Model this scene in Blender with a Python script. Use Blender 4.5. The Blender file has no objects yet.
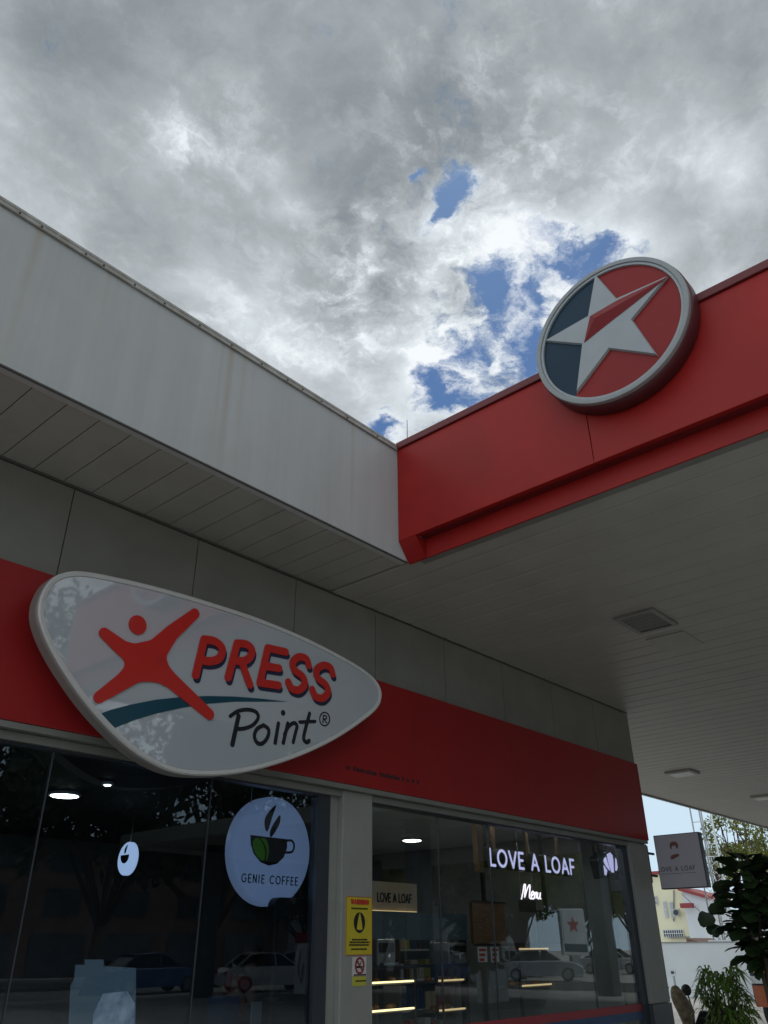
import bpy, bmesh, math, random
import numpy as np
from mathutils import Vector, Matrix
random.seed(7); RNG = np.random.default_rng(7)
R = math.radians
C = bpy.context.scene.collection
SC = bpy.context.scene

# ------------------------------------------------------------------ camera
F_PX = 791.28; PIT, YAW, ROL = R(28.826), R(41.501), R(-0.4076)
CAMP = np.array([0.0, 0.0, 1.6])
_c, _s = math.cos(YAW), math.sin(YAW)
FW = np.array([_c*math.cos(PIT), _s*math.cos(PIT), math.sin(PIT)])
_r = np.array([_s, -_c, 0.0]); _u = np.cross(_r, FW)
RT = _r*math.cos(ROL) + _u*math.sin(ROL); UP = -_r*math.sin(ROL) + _u*math.cos(ROL)
cam = bpy.data.objects.new('camera', bpy.data.cameras.new('camera')); C.objects.link(cam)
m = Matrix((RT, UP, -FW)).transposed().to_4x4(); m.translation = Vector(CAMP)
cam.matrix_world = m
cam.data.sensor_fit = 'VERTICAL'; cam.data.sensor_height = 36; cam.data.sensor_width = 27
cam.data.lens = 36*F_PX/1024
cam.data.clip_start = 0.05; cam.data.clip_end = 2000
SC.camera = cam

def ray(x, y):
    d = FW*F_PX + RT*(x-384) - UP*(y-512)
    return d/np.linalg.norm(d)
def at(x, y, ax, v):
    """point of the survey sight line (x, y) on the plane axis ax = v"""
    d = ray(x, y); return CAMP + d*(v-CAMP[ax])/d[ax]
def refl_at(x, y, yv, glass=5.56):
    d = ray(x, y); p = at(x, y, 1, glass); d = d*np.array([1, -1, 1])
    return p + d*(yv-p[1])/d[1]

# ------------------------------------------------------------------ exposure, world, sun
SC.view_settings.view_transform = 'Standard'; SC.view_settings.look = 'None'
SC.view_settings.exposure = 0.0; SC.view_settings.gamma = 1.0
SC.view_settings.use_curve_mapping = False
SUN_DIR = ray(470, 120)
SUN_EL = math.asin(SUN_DIR[2]); SUN_AZ = math.atan2(SUN_DIR[0], SUN_DIR[1])
W = bpy.data.worlds.new('World'); SC.world = W; W.use_nodes = True
nt = W.node_tree; nt.nodes.clear()
def N(t, **k):
    n = nt.nodes.new(t)
    for a, b in k.items(): setattr(n, a, b)
    return n
def link(a, b): nt.links.new(a, b)
def mth(op, a, b=None, c=None, clamp=False):
    n = N('ShaderNodeMath', operation=op); n.use_clamp = clamp
    for i, v in enumerate((a, b, c)):
        if v is None: continue
        if isinstance(v, (int, float)): n.inputs[i].default_value = v
        else: link(v, n.inputs[i])
    return n.outputs[0]
tc = N('ShaderNodeTexCoord'); sep = N('ShaderNodeSeparateXYZ'); link(tc.outputs['Generated'], sep.inputs[0])
zz = mth('ADD', mth('MAXIMUM', sep.outputs[2], 0.0), 0.12)
cu = mth('DIVIDE', sep.outputs[0], zz); cv = mth('DIVIDE', sep.outputs[1], zz)
comb = N('ShaderNodeCombineXYZ'); link(cu, comb.inputs[0]); link(cv, comb.inputs[1])
def sky_uv(x, y):
    d = ray(x, y); return d[0]/(d[2]+.12), d[1]/(d[2]+.12)
def noise(vec, scale, det, rough, dist=0.0, off=(0, 0, 0), lac=2.0):
    mp = N('ShaderNodeMapping'); mp.inputs['Location'].default_value = off; link(vec, mp.inputs[0])
    n = N('ShaderNodeTexNoise'); n.inputs['Scale'].default_value = scale; n.inputs['Detail'].default_value = det
    n.inputs['Roughness'].default_value = rough; n.inputs['Distortion'].default_value = dist; n.inputs['Lacunarity'].default_value = lac
    link(mp.outputs[0], n.inputs['Vector']); return n
def vmath(op, a, b, s=None):
    n = N('ShaderNodeVectorMath', operation=op)
    for i, v in enumerate((a, b)):
        if v is None: continue
        if isinstance(v, tuple): n.inputs[i].default_value = v
        else: link(v, n.inputs[i])
    if s is not None: n.inputs['Scale'].default_value = s
    return n.outputs[0] if op != 'DISTANCE' else n.outputs['Value']
w1 = noise(comb.outputs[0], 1.7, 3, .5)
wv = vmath('SCALE', vmath('SUBTRACT', w1.outputs['Color'], (.5, .5, .5)), None, .22)
p1 = vmath('ADD', comb.outputs[0], wv)
w2 = noise(comb.outputs[0], 7.0, 8, .62, off=(3, 1, 0))
wv2 = vmath('SCALE', vmath('SUBTRACT', w2.outputs['Color'], (.5, .5, .5)), None, .17)
p2 = vmath('ADD', comb.outputs[0], wv2)
nA = noise(p1, 1.3, 5, .55, off=(5.3, 2.1, 0)).outputs['Fac']
nB = noise(p1, 4.2, 10, .58, off=(1.3, 7.7, 0)).outputs['Fac']
nC = noise(p2, 13.0, 10, .6, off=(2.3, 3.7, 0)).outputs['Fac']
nD = noise(p2, 34.0, 8, .62, off=(8.1, 4.4, 0)).outputs['Fac']
def centred(n, k): return mth('MULTIPLY', mth('SUBTRACT', n, .5), k)
def blobs(T, lst, fine):
    for px, py, sx_, sy_, am in lst:
        u0, v0 = sky_uv(px, py); ua, va = sky_uv(px+10, py); ub, vb = sky_uv(px, py+10)
        # the blob is an ellipse whose axes follow the view's across and down directions at that spot
        Jm = np.array([[ua-u0, ub-u0], [va-v0, vb-v0]])/10; Ji = np.linalg.inv(Jm)
        d = vmath('SUBTRACT', p2 if fine else p1, (u0, v0, 0.0))
        ex = N('ShaderNodeVectorMath', operation='DOT_PRODUCT'); link(d, ex.inputs[0]); ex.inputs[1].default_value = (Ji[0,0]/sx_, Ji[0,1]/sx_, 0)
        ey = N('ShaderNodeVectorMath', operation='DOT_PRODUCT'); link(d, ey.inputs[0]); ey.inputs[1].default_value = (Ji[1,0]/sy_, Ji[1,1]/sy_, 0)
        q = mth('ADD', mth('POWER', mth('ABSOLUTE', ex.outputs['Value']), 2.0), mth('POWER', mth('ABSOLUTE', ey.outputs['Value']), 2.0))
        T = mth('ADD', T, mth('MULTIPLY', mth('EXPONENT', mth('MULTIPLY', q, -.5)), am))
    return T
# cover: 0 open sky, 1 cloud; open places as (x, y, half width, half height, depth)
T = mth('ADD', mth('ADD', 0.80, centred(nB, .5)), mth('ADD', centred(nC, 1.25), centred(nD, .85)))
T = blobs(T, [(505,320,50,62,-.27),(450,395,42,30,-.30),(590,258,44,22,-.32),(420,215,30,20,-.10),(457,186,15,17,-.85),(447,205,8,10,-.4),(401,181,8,5,-.62),(486,280,18,13,-.55),(500,305,11,22,-.38),(534,355,17,22,-.72),(470,352,14,10,-.32),(430,385,15,10,-.52),(455,405,18,7,-.45),(384,429,16,10,-.75),(605,240,22,10,-.40),(572,262,24,8,-.42),(545,300,12,22,-.42),(560,235,22,8,-.32)], True)
mr = N('ShaderNodeMapRange', interpolation_type='SMOOTHSTEP'); link(T, mr.inputs[0])
mr.inputs[1].default_value = .02; mr.inputs[2].default_value = .64
# brightness of the cloud itself
B = mth('ADD', mth('ADD', 0.54, centred(nA, 1.5)), mth('ADD', centred(nB, 1.25), mth('ADD', centred(nC, .48), centred(nD, .18))))
B = blobs(B, [(185,130,26,20,.12),(225,150,30,12,.14),(165,120,30,40,.10),(372,262,10,34,.30),(300,205,26,12,.16),(285,325,60,22,.22),(460,235,50,14,.14),(500,215,16,26,.14),(445,300,14,46,.22),(455,350,34,36,.12),(520,280,14,40,.14),(580,250,60,22,.18),(395,250,16,20,.12),(440,95,14,70,.20),(745,175,40,30,.14),(590,60,20,40,.08),(380,310,40,60,.04),
    (70,120,80,60,-.06),(325,95,50,40,-.14),(120,250,110,50,-.05),(235,235,60,30,-.10),(620,140,90,50,.05),(700,40,80,30,-.05),(330,375,30,14,.08)], False)
edge = N('ShaderNodeMapRange', interpolation_type='SMOOTHSTEP'); link(T, edge.inputs[0]); edge.inputs[1].default_value = .85; edge.inputs[2].default_value = .35; edge.inputs[4].default_value = .34
B = mth('ADD', B, mth('MULTIPLY', edge.outputs[0], mth('ADD', .2, nC)))
cr = N('ShaderNodeValToRGB'); cB = blobs(mth('MULTIPLY', nA, 0.0), [(205,145,45,28,.8),(290,320,60,30,.5),(490,300,80,100,1.0),(440,110,30,70,.6),(365,260,30,50,.7)], False)
B = mth('ADD', B, mth('MULTIPLY', mth('ADD', centred(nC, 1.5), centred(nD, .9)), cB))
link(B, cr.inputs[0])
el = cr.color_ramp.elements
el[0].position = .0; el[0].color = (.19,.225,.25,1)
el[1].position = 1.0; el[1].color = (.93,.97,1.0,1)
for p_, c_ in ((.25, (.28,.315,.34)), (.45, (.395,.435,.46)), (.62, (.53,.575,.61)), (.80, (.70,.765,.81))):
    e = el.new(p_); e.color = (*c_, 1)
sky = N('ShaderNodeTexSky', sky_type='NISHITA'); sky.sun_disc = False
sky.sun_elevation = SUN_EL; sky.sun_rotation = SUN_AZ; sky.air_density = 1.0; sky.dust_density = .3
skm = N('ShaderNodeMix', data_type='RGBA', blend_type='MULTIPLY'); skm.inputs[0].default_value = 1
link(sky.outputs[0], skm.inputs[6]); skm.inputs[7].default_value = (.32,.49,.69,1)
cl = vmath('SCALE', cr.outputs[0], None, 10.0)
# towards the skyline the cloud deck turns to a pale bright blue
hz = N('ShaderNodeMapRange', interpolation_type='SMOOTHSTEP'); link(sep.outputs[2], hz.inputs[0])
hz.inputs[1].default_value = .14; hz.inputs[2].default_value = .30
mh = N('ShaderNodeMix', data_type='RGBA'); link(hz.outputs[0], mh.inputs[0])
mh.inputs[6].default_value = (6.2,7.9,9.2,1); link(cl, mh.inputs[7])
mask = mth('MAXIMUM', mr.outputs[0], mth('SUBTRACT', 1.0, hz.outputs[0]))
# sky behind the camera gets added brightness, to light the faces turned towards it
bk_ = N('ShaderNodeMapRange', interpolation_type='SMOOTHSTEP'); link(sep.outputs[0], bk_.inputs[0])
bk_.inputs[1].default_value = .05; bk_.inputs[2].default_value = -.55; bk_.inputs[3].default_value = 1.0; bk_.inputs[4].default_value = 1.6
mx = N('ShaderNodeMix', data_type='RGBA'); link(mask, mx.inputs[0])
link(skm.outputs[2], mx.inputs[6]); bks = N('ShaderNodeVectorMath', operation='SCALE'); link(mh.outputs[2], bks.inputs[0]); link(bk_.outputs[0], bks.inputs['Scale']); link(bks.outputs[0], mx.inputs[7])
bg = N('ShaderNodeBackground'); bg.inputs[1].default_value = .1; link(mx.outputs[2], bg.inputs[0])
wo = N('ShaderNodeOutputWorld'); link(bg.outputs[0], wo.inputs[0])

sun = bpy.data.objects.new('sun', bpy.data.lights.new('sun', 'SUN')); C.objects.link(sun)
sun.data.energy = .9; sun.data.angle = R(14); sun.data.color = (1, .95, .88)
sun.rotation_euler = Vector(SUN_DIR).to_track_quat('Z', 'Y').to_euler()
SC.cycles.max_bounces = 8; SC.cycles.transparent_max_bounces = 16

# ------------------------------------------------------------------ materials
def srgb(r, g, b):
    f = lambda v: (v/255/12.92) if v/255 <= .04045 else ((v/255+.055)/1.055)**2.4
    return (f(r), f(g), f(b))
def mat(name, col, rough=.6, var=.12, scale=6.0, bump=0.0, spec=.5, metal=0.0, emit=None, es=0.0, stretch=(1, 1, 1), coat=0.0, var2=None, trans=0.0):
    M = bpy.data.materials.new(name); M.use_nodes = True
    t = M.node_tree; b = t.nodes['Principled BSDF']
    b.inputs['Roughness'].default_value = rough; b.inputs['Metallic'].default_value = metal
    b.inputs['Specular IOR Level'].default_value = spec; b.inputs['Coat Weight'].default_value = coat
    if coat: b.inputs['Coat Roughness'].default_value = .0; b.inputs['Coat IOR'].default_value = 1.7
    c = t.nodes.new('ShaderNodeTexCoord'); mp = t.nodes.new('ShaderNodeMapping'); mp.inputs['Scale'].default_value = stretch
    t.links.new(c.outputs['Object'], mp.inputs[0])
    n = t.nodes.new('ShaderNodeTexNoise'); n.inputs['Scale'].default_value = scale; n.inputs['Detail'].default_value = 6; n.inputs['Roughness'].default_value = .6
    t.links.new(mp.outputs[0], n.inputs['Vector'])
    r = t.nodes.new('ShaderNodeValToRGB'); r.color_ramp.elements[0].position = .3; r.color_ramp.elements[1].position = .7
    v2 = var2 or tuple(max(0, x*(1-var)) for x in col)
    r.color_ramp.elements[0].color = (*v2, 1); r.color_ramp.elements[1].color = (*tuple(min(1, x*(1+var*.6)) for x in col), 1)
    t.links.new(n.outputs['Fac'], r.inputs[0]); t.links.new(r.outputs[0], b.inputs['Base Color'])
    rr = t.nodes.new('ShaderNodeMapRange'); rr.inputs[3].default_value = max(.02, rough*.85); rr.inputs[4].default_value = min(1, rough*1.2)
    t.links.new(n.outputs['Fac'], rr.inputs[0]); t.links.new(rr.outputs[0], b.inputs['Roughness'])
    if bump:
        bp = t.nodes.new('ShaderNodeBump'); bp.inputs['Strength'].default_value = bump; bp.inputs['Distance'].default_value = .01
        t.links.new(n.outputs['Fac'], bp.inputs['Height']); t.links.new(bp.outputs[0], b.inputs['Normal'])
    if emit:
        b.inputs['Emission Color'].default_value = (*emit, 1); b.inputs['Emission Strength'].default_value = es
    if trans:
        out = t.nodes['Material Output']; tr = t.nodes.new('ShaderNodeBsdfTranslucent'); ms = t.nodes.new('ShaderNodeMixShader')
        t.links.new(r.outputs[0], tr.inputs[0]); ms.inputs[0].default_value = trans
        t.links.new(b.outputs[0], ms.inputs[1]); t.links.new(tr.outputs[0], ms.inputs[2]); t.links.new(ms.outputs[0], out.inputs[0])
    return M
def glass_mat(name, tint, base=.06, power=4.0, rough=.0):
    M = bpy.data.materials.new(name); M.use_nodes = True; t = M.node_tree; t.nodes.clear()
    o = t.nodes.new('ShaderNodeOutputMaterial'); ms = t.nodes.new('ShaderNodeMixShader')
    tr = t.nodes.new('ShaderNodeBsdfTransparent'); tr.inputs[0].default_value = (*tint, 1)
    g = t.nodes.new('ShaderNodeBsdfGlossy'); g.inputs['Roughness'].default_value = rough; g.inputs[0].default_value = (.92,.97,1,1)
    ge = t.nodes.new('ShaderNodeNewGeometry'); dt = t.nodes.new('ShaderNodeVectorMath'); dt.operation = 'DOT_PRODUCT'
    t.links.new(ge.outputs['Normal'], dt.inputs[0]); t.links.new(ge.outputs['Incoming'], dt.inputs[1])
    ab = t.nodes.new('ShaderNodeMath'); ab.operation = 'ABSOLUTE'; t.links.new(dt.outputs['Value'], ab.inputs[0])
    om = t.nodes.new('ShaderNodeMath'); om.operation = 'SUBTRACT'; om.inputs[0].default_value = 1; t.links.new(ab.outputs[0], om.inputs[1])
    f = t.nodes.new('ShaderNodeMath'); f.operation = 'POWER'; f.inputs[1].default_value = 4.0; t.links.new(om.outputs[0], f.inputs[0])
    a = t.nodes.new('ShaderNodeMath'); a.operation = 'MULTIPLY_ADD'; a.inputs[1].default_value = .9; a.inputs[2].default_value = base; a.use_clamp = True
    c = t.nodes.new('ShaderNodeTexCoord'); n = t.nodes.new('ShaderNodeTexNoise'); n.inputs['Scale'].default_value = .9; n.inputs['Detail'].default_value = 1
    bp = t.nodes.new('ShaderNodeBump'); bp.inputs['Strength'].default_value = .06; bp.inputs['Distance'].default_value = .02
    t.links.new(c.outputs['Object'], n.inputs['Vector']); t.links.new(n.outputs['Fac'], bp.inputs['Height']); t.links.new(bp.outputs[0], g.inputs['Normal'])
    t.links.new(f.outputs[0], a.inputs[0]); t.links.new(a.outputs[0], ms.inputs[0])
    t.links.new(tr.outputs[0], ms.inputs[1]); t.links.new(g.outputs[0], ms.inputs[2]); t.links.new(ms.outputs[0], o.inputs[0])
    return M
def fascia_mat():
    """off-white sheet with rain streaks and two rust runs"""
    M = bpy.data.materials.new('streaked_white_sheet'); M.use_nodes = True; t = M.node_tree; b = t.nodes['Principled BSDF']
    L = t.links.new; nn = t.nodes.new
    c = nn('ShaderNodeTexCoord')
    def nz(sc, st, det=5, off=(0,0,0)):
        mp = nn('ShaderNodeMapping'); mp.inputs['Scale'].default_value = st; mp.inputs['Location'].default_value = off; L(c.outputs['Object'], mp.inputs[0])
        n = nn('ShaderNodeTexNoise'); n.inputs['Scale'].default_value = sc; n.inputs['Detail'].default_value = det; n.inputs['Roughness'].default_value = .65
        L(mp.outputs[0], n.inputs['Vector']); return n.outputs['Fac']
    def rp(f, p0, c0, p1_, c1):
        r = nn('ShaderNodeValToRGB'); e = r.color_ramp.elements; e[0].position = p0; e[1].position = p1_; e[0].color = (*c0,1); e[1].color = (*c1,1); L(f, r.inputs[0]); return r.outputs[0]
    a = rp(nz(7, (1,1,.06)), .25, (.415,.425,.42), .75, (.48,.49,.485))
    d = rp(nz(1.3, (1,1,.8), 8, (4,2,1)), .25, (.90,.90,.89), .65, (1,1,1))
    m1 = nn('ShaderNodeMix'); m1.data_type = 'RGBA'; m1.blend_type = 'MULTIPLY'; m1.inputs[0].default_value = 1; L(a, m1.inputs[6]); L(d, m1.inputs[7])
    sp = nn('ShaderNodeSeparateXYZ'); L(c.outputs['Object'], sp.inputs[0])
    xr = at(232, 350, 1, 4.42)[0]
    fac = None
    ox = -6.0
    for x0, wd, am in ((xr, .05, .8), (xr-.09, .03, .4), (1.9, .04, .35), (at(440*.56,0,1,4.42)[0] if False else 4.55, .04, .6), (1.35, .06, .6), (3.2, .05, .5)):
        s1 = nn('ShaderNodeMath'); s1.operation = 'SUBTRACT'; s1.inputs[1].default_value = x0+ox; L(sp.outputs[0], s1.inputs[0])
        s2 = nn('ShaderNodeMath'); s2.operation = 'ABSOLUTE'; L(s1.outputs[0], s2.inputs[0])
        s3 = nn('ShaderNodeMapRange'); s3.inputs[1].default_value = wd; s3.inputs[2].default_value = 0; s3.inputs[4].default_value = am; L(s2.outputs[0], s3.inputs[0])
        if fac is None: fac = s3.outputs[0]
        else:
            ad = nn('ShaderNodeMath'); ad.operation = 'ADD'; L(fac, ad.inputs[0]); L(s3.outputs[0], ad.inputs[1]); fac = ad.outputs[0]
    mz = nn('ShaderNodeMapRange'); mz.inputs[1].default_value = 4.9; mz.inputs[2].default_value = 6.1; mz.inputs[3].default_value = .25; mz.inputs[4].default_value = 1; L(sp.outputs[2], mz.inputs[0])
    mf = nn('ShaderNodeMath'); mf.operation = 'MULTIPLY'; L(fac, mf.inputs[0]); L(mz.outputs[0], mf.inputs[1])
    mf2 = nn('ShaderNodeMath'); mf2.operation = 'MULTIPLY'; L(mf.outputs[0], mf2.inputs[0]); L(nz(9, (1,1,.25), 4, (1,1,7)), mf2.inputs[1])
    m2 = nn('ShaderNodeMix'); m2.data_type = 'RGBA'; L(mf2.outputs[0], m2.inputs[0]); L(m1.outputs[2], m2.inputs[6]); m2.inputs[7].default_value = (.30,.21,.10,1)
    L(m2.outputs[2], b.inputs['Base Color']); b.inputs['Roughness'].default_value = .5
    return M

RED = (.33, .014, .011)
M = dict(
 fascia=fascia_mat(),
 soffit=mat('cream_soffit_boards', (.37,.36,.325), .45, .10, 2.0, spec=.4),
 soffit_shop=mat('cream_shop_soffit', (.36,.355,.32), .5, .12, 2.0, spec=.3),
 gap=mat('dark_joint', (.03,.03,.03), .9),
 panel=mat('grey_wall_panel', (.225,.22,.19), .5, .16, 1.5, bump=.25, spec=.4),
 red=mat('red_cladding', RED, .42, .10, 1.2, spec=.28, var2=(.265,.011,.009), bump=.25),
 red_shop=mat('red_sign_band', (.29,.012,.013), .42, .10, 1.2, bump=.2, spec=.3),
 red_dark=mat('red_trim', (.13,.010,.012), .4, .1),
 flashing=mat('weathered_flashing', (.36,.36,.34), .5, .35, 9.0, var2=(.27,.25,.21), metal=.2),
 rivet=mat('dull_rivet', (.10,.095,.09), .5, metal=.6),
 column=mat('column_grey_paint', (.26,.26,.235), .5, .1, 3.0),
 column_gap=mat('dark_trim', (.09,.09,.085), .7),  # dark grey for the thin soffit trim
 plinth=mat('dark_plinth_tile', (.055,.06,.065), .3),
 frame=mat('aluminium_frame', (.20,.20,.18), .4, .08, 4.0, metal=.1),
 darkframe=mat('dark_frame', (.03,.035,.045), .35),
 concrete=mat('forecourt_concrete', (.48,.46,.43), .8, .25, .7, bump=.2),
 asphalt=mat('asphalt', (.055,.055,.056), .85, .3, 2.0, bump=.3),
 kerb=mat('kerb_concrete', (.30,.29,.27), .85, .25, 3.0),
 yellowpaint=mat('yellow_road_paint', (.55,.38,.03), .6, .3, 5.0),
 whitepaint=mat('white_road_paint', (.7,.7,.68), .6, .3, 5.0),
 grass=mat('verge_grass', (.05,.09,.02), .9, .4, 6.0),
 steel=mat('galvanised_steel', (.35,.36,.37), .4, .15, metal=.8),
 black=mat('black_satin', (.012,.012,.014), .4),
 blackmatte=mat('matte_black', (.010,.010,.012), .8),
 rubber=mat('rubber', (.02,.02,.02), .8),
 chrome=mat('chrome', (.6,.6,.62), .12, .03, metal=1.0),
 mirror=mat('mirror_glass', (.7,.72,.75), .03, .01, metal=1.0),
 white=mat('white_gloss', (.72,.73,.74), .3, .05),
 signface=mat('sign_face_acrylic', (.40,.43,.46), .04, .03, 1.5, spec=1.0, coat=1.0),
 signrim=mat('sign_rim', (.52,.51,.49), .35, .06),
 signbody=mat('sign_body', (.24,.215,.20), .45, .08),
 figure=None,
 letter=mat('red_lettering', (.48,.022,.016), .25, .05, spec=.6),
 navy=mat('navy_lettering', (.018,.022,.06), .25, .05, spec=.6),
 teal=mat('teal_swoosh', (.006,.055,.085), .2, .06, spec=.6),
 inkblack=mat('black_lettering', (.012,.012,.018), .25, spec=.6),
 starwhite=mat('star_white', (.33,.35,.36), .4, .05, spec=.25),
 starrim=mat('disc_rim', (.29,.30,.30), .35, .06, spec=.25),
 starred=mat('disc_red', (.24,.015,.015), .35, .08, 2.0, spec=.25),
 starblue=mat('disc_blue', (.006,.030,.055), .35, .1, 2.0, spec=.25),
 prismred=mat('prism_red', (.20,.010,.012), .35, .06, spec=.25),
 discside=mat('disc_side', (.09,.018,.022), .45, .1),
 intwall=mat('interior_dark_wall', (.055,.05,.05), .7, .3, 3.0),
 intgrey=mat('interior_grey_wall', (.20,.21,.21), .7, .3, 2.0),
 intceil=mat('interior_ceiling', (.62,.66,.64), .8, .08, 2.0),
 intfloor=mat('interior_floor', (.38,.37,.34), .4, .2, 3.0),
 wood=mat('dark_wood', (.10,.055,.03), .5, .4, 4.0, stretch=(1,1,8)),
 bluegrey=mat('bluegrey_board', (.10,.15,.19), .5, .1),
 tan=mat('tan_board', (.55,.44,.34), .6, .08),
 paper=mat('pale_paper', (.46,.50,.50), .7, .08),
 printpic=mat('printed_picture', (.62,.66,.72), .6, .6, 9.0, var2=(.22,.30,.42)),
 yellow=mat('warning_yellow', (.52,.42,.02), .5, .1, 8.0),
 yellowdim=mat('sticker_yellow', (.45,.42,.05), .5, .1, 8.0),
 signred=mat('warning_red', (.45,.03,.02), .5),
 paperwhite=mat('sticker_white', (.55,.52,.50), .5, .05),
 maroonring=mat('prohibition_red', (.22,.02,.03), .5),
 greenleafbean=mat('bean_green', (.06,.20,.01), .5, .1, emit=(.08,.30,.01), es=.10),
 litround=mat('backlit_panel', (.30,.36,.50), .3, .03, emit=(.30,.38,.60), es=.36),
 litsmall=mat('small_backlit_panel', (.4,.45,.55), .3, .03, emit=(.60,.72,1.0), es=1.0),
 litletter=mat('lit_letter_face', (.6,.6,.7), .3, .02, emit=(.66,.62,1.0), es=.95),
 neon=mat('neon_tube', (.8,.7,.8), .3, .02, emit=(1.0,.84,.90), es=1.6),
 lamp=mat('lamp_diffuser', (.8,.8,.8), .4, .02, emit=(1.0,.95,.82), es=14.0),
 led=mat('warm_led_strip', (.8,.7,.5), .4, .02, emit=(1.0,.74,.36), es=2.6),
 leddim=mat('dim_warm_led', (.8,.7,.5), .4, .02, emit=(1.0,.68,.32), es=.75),
 lampoff=mat('unlit_lamp_cover', (.46,.46,.44), .3, .03),
 glass=glass_mat('shop_glass', (.84,.89,.90), .05),
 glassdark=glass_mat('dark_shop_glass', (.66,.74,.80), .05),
 carglass=mat('car_glass', (.02,.025,.03), .05, .02, spec=.8),
 yellowwall=mat('cream_yellow_wall', (.86,.80,.56), .8, .06, .25, bump=.1),
 whitewall=mat('white_wall', (.74,.76,.78), .8, .12, .2, bump=.1),
 greywall=mat('grey_perimeter_wall', (.70,.73,.73), .85, .12, .4, bump=.15),
 redroof=mat('red_roof_edge', (.32,.05,.05), .6, .15),
 brick=mat('brown_facade', (.17,.10,.075), .85, .5, 3.0, stretch=(1,1,4)),
 windark=mat('far_window_glass', (.05,.06,.07), .15),
 bark=mat('bark', (.10,.075,.055), .9, .4, 8.0, bump=.6, stretch=(1,1,.3)),
 leaf=mat('tree_leaf', (.045,.07,.022), .6, .45, 1.4, trans=.35),
 leafolive=mat('olive_leaf', (.20,.22,.05), .6, .45, .9, trans=.5),
 leaffig=mat('fig_leaf', (.026,.052,.016), .40, .60, 5.0, trans=.15),
 leafpalm=mat('palm_leaf', (.16,.26,.05), .45, .5, 3.0, trans=.35),
 terracotta=mat('terracotta', (.30,.11,.06), .8, .2),
 soil=mat('potting_soil', (.03,.02,.015), .95),
 cloth=mat('maroon_shirt', (.30,.05,.05), .85), skin=mat('skin', (.32,.17,.11), .5, .06),
 capcloth=mat('cap_cloth', (.06,.02,.018), .85), apron=mat('blue_apron', (.02,.05,.12), .8), trousers=mat('trousers', (.03,.03,.04), .8),
 tanseat=mat('worn_tan_vinyl', (.34,.28,.19), .6, .4, 14.0, bump=.4, var2=(.13,.10,.06)),
 silver=mat('silver_paint', (.45,.46,.48), .25, .04, metal=.5, coat=.5), carwhite=mat('white_car_paint', (.7,.7,.7), .25, .03, coat=.6),
 carblue=mat('blue_car_paint', (.03,.08,.25), .25, .04, coat=.6), vanorange=mat('orange_panel', (.45,.12,.05), .5), vanyellow=mat('yellow_stripe', (.60,.42,.03), .5),
 vannavy=mat('navy_panel', (.03,.035,.07), .4), lampred=mat('tail_lamp', (.3,.01,.01), .2),
 decalred=mat('red_decal', (.30,.03,.04), .5), decalblue=mat('blue_decal', (.03,.07,.16), .5),
 bread=mat('bread_crust', (.30,.15,.05), .7, .4, 12.0), hair=mat('dark_hair', (.015,.01,.01), .6),
 breadtan=mat('logo_tan', (.24,.09,.08), .6), logogrey=mat('logo_grey', (.10,.10,.13), .5),
 bladeface=mat('blade_sign_face', (.54,.49,.53), .5, .04),
)
# the printed figure: red with a small halftone patch
def figure_mat():
    X = bpy.data.materials.new('figure_red'); X.use_nodes = True; t = X.node_tree; b = t.nodes['Principled BSDF']
    c = t.nodes.new('ShaderNodeTexCoord'); v = t.nodes.new('ShaderNodeTexVoronoi'); v.inputs['Scale'].default_value = 48; v.inputs['Randomness'].default_value = 0
    L = t.links.new; L(c.outputs['Object'], v.inputs['Vector'])
    cen = at(308/1.92, 210/1.92+550, 1, 5.09)
    d = t.nodes.new('ShaderNodeVectorMath'); d.operation = 'DISTANCE'; d.inputs[1].default_value = tuple(cen-np.array((3.6,5.40,3.4))); L(c.outputs['Object'], d.inputs[0])
    m_ = t.nodes.new('ShaderNodeMapRange'); m_.inputs[1].default_value = .20; m_.inputs[2].default_value = .02; m_.inputs[3].default_value = 0; m_.inputs[4].default_value = .38; L(d.outputs['Value'], m_.inputs[0])
    k = t.nodes.new('ShaderNodeMath'); k.operation = 'LESS_THAN'; L(v.outputs['Distance'], k.inputs[0]); L(m_.outputs[0], k.inputs[1])
    mi = t.nodes.new('ShaderNodeMix'); mi.data_type = 'RGBA'; L(k.outputs[0], mi.inputs[0]); mi.inputs[6].default_value = (.48,.024,.018,1); mi.inputs[7].default_value = (.10,.015,.03,1)
    L(mi.outputs[2], b.inputs['Base Color']); b.inputs['Roughness'].default_value = .2; b.inputs['Specular IOR Level'].default_value = .6
    return X
M['figure'] = figure_mat()

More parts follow.
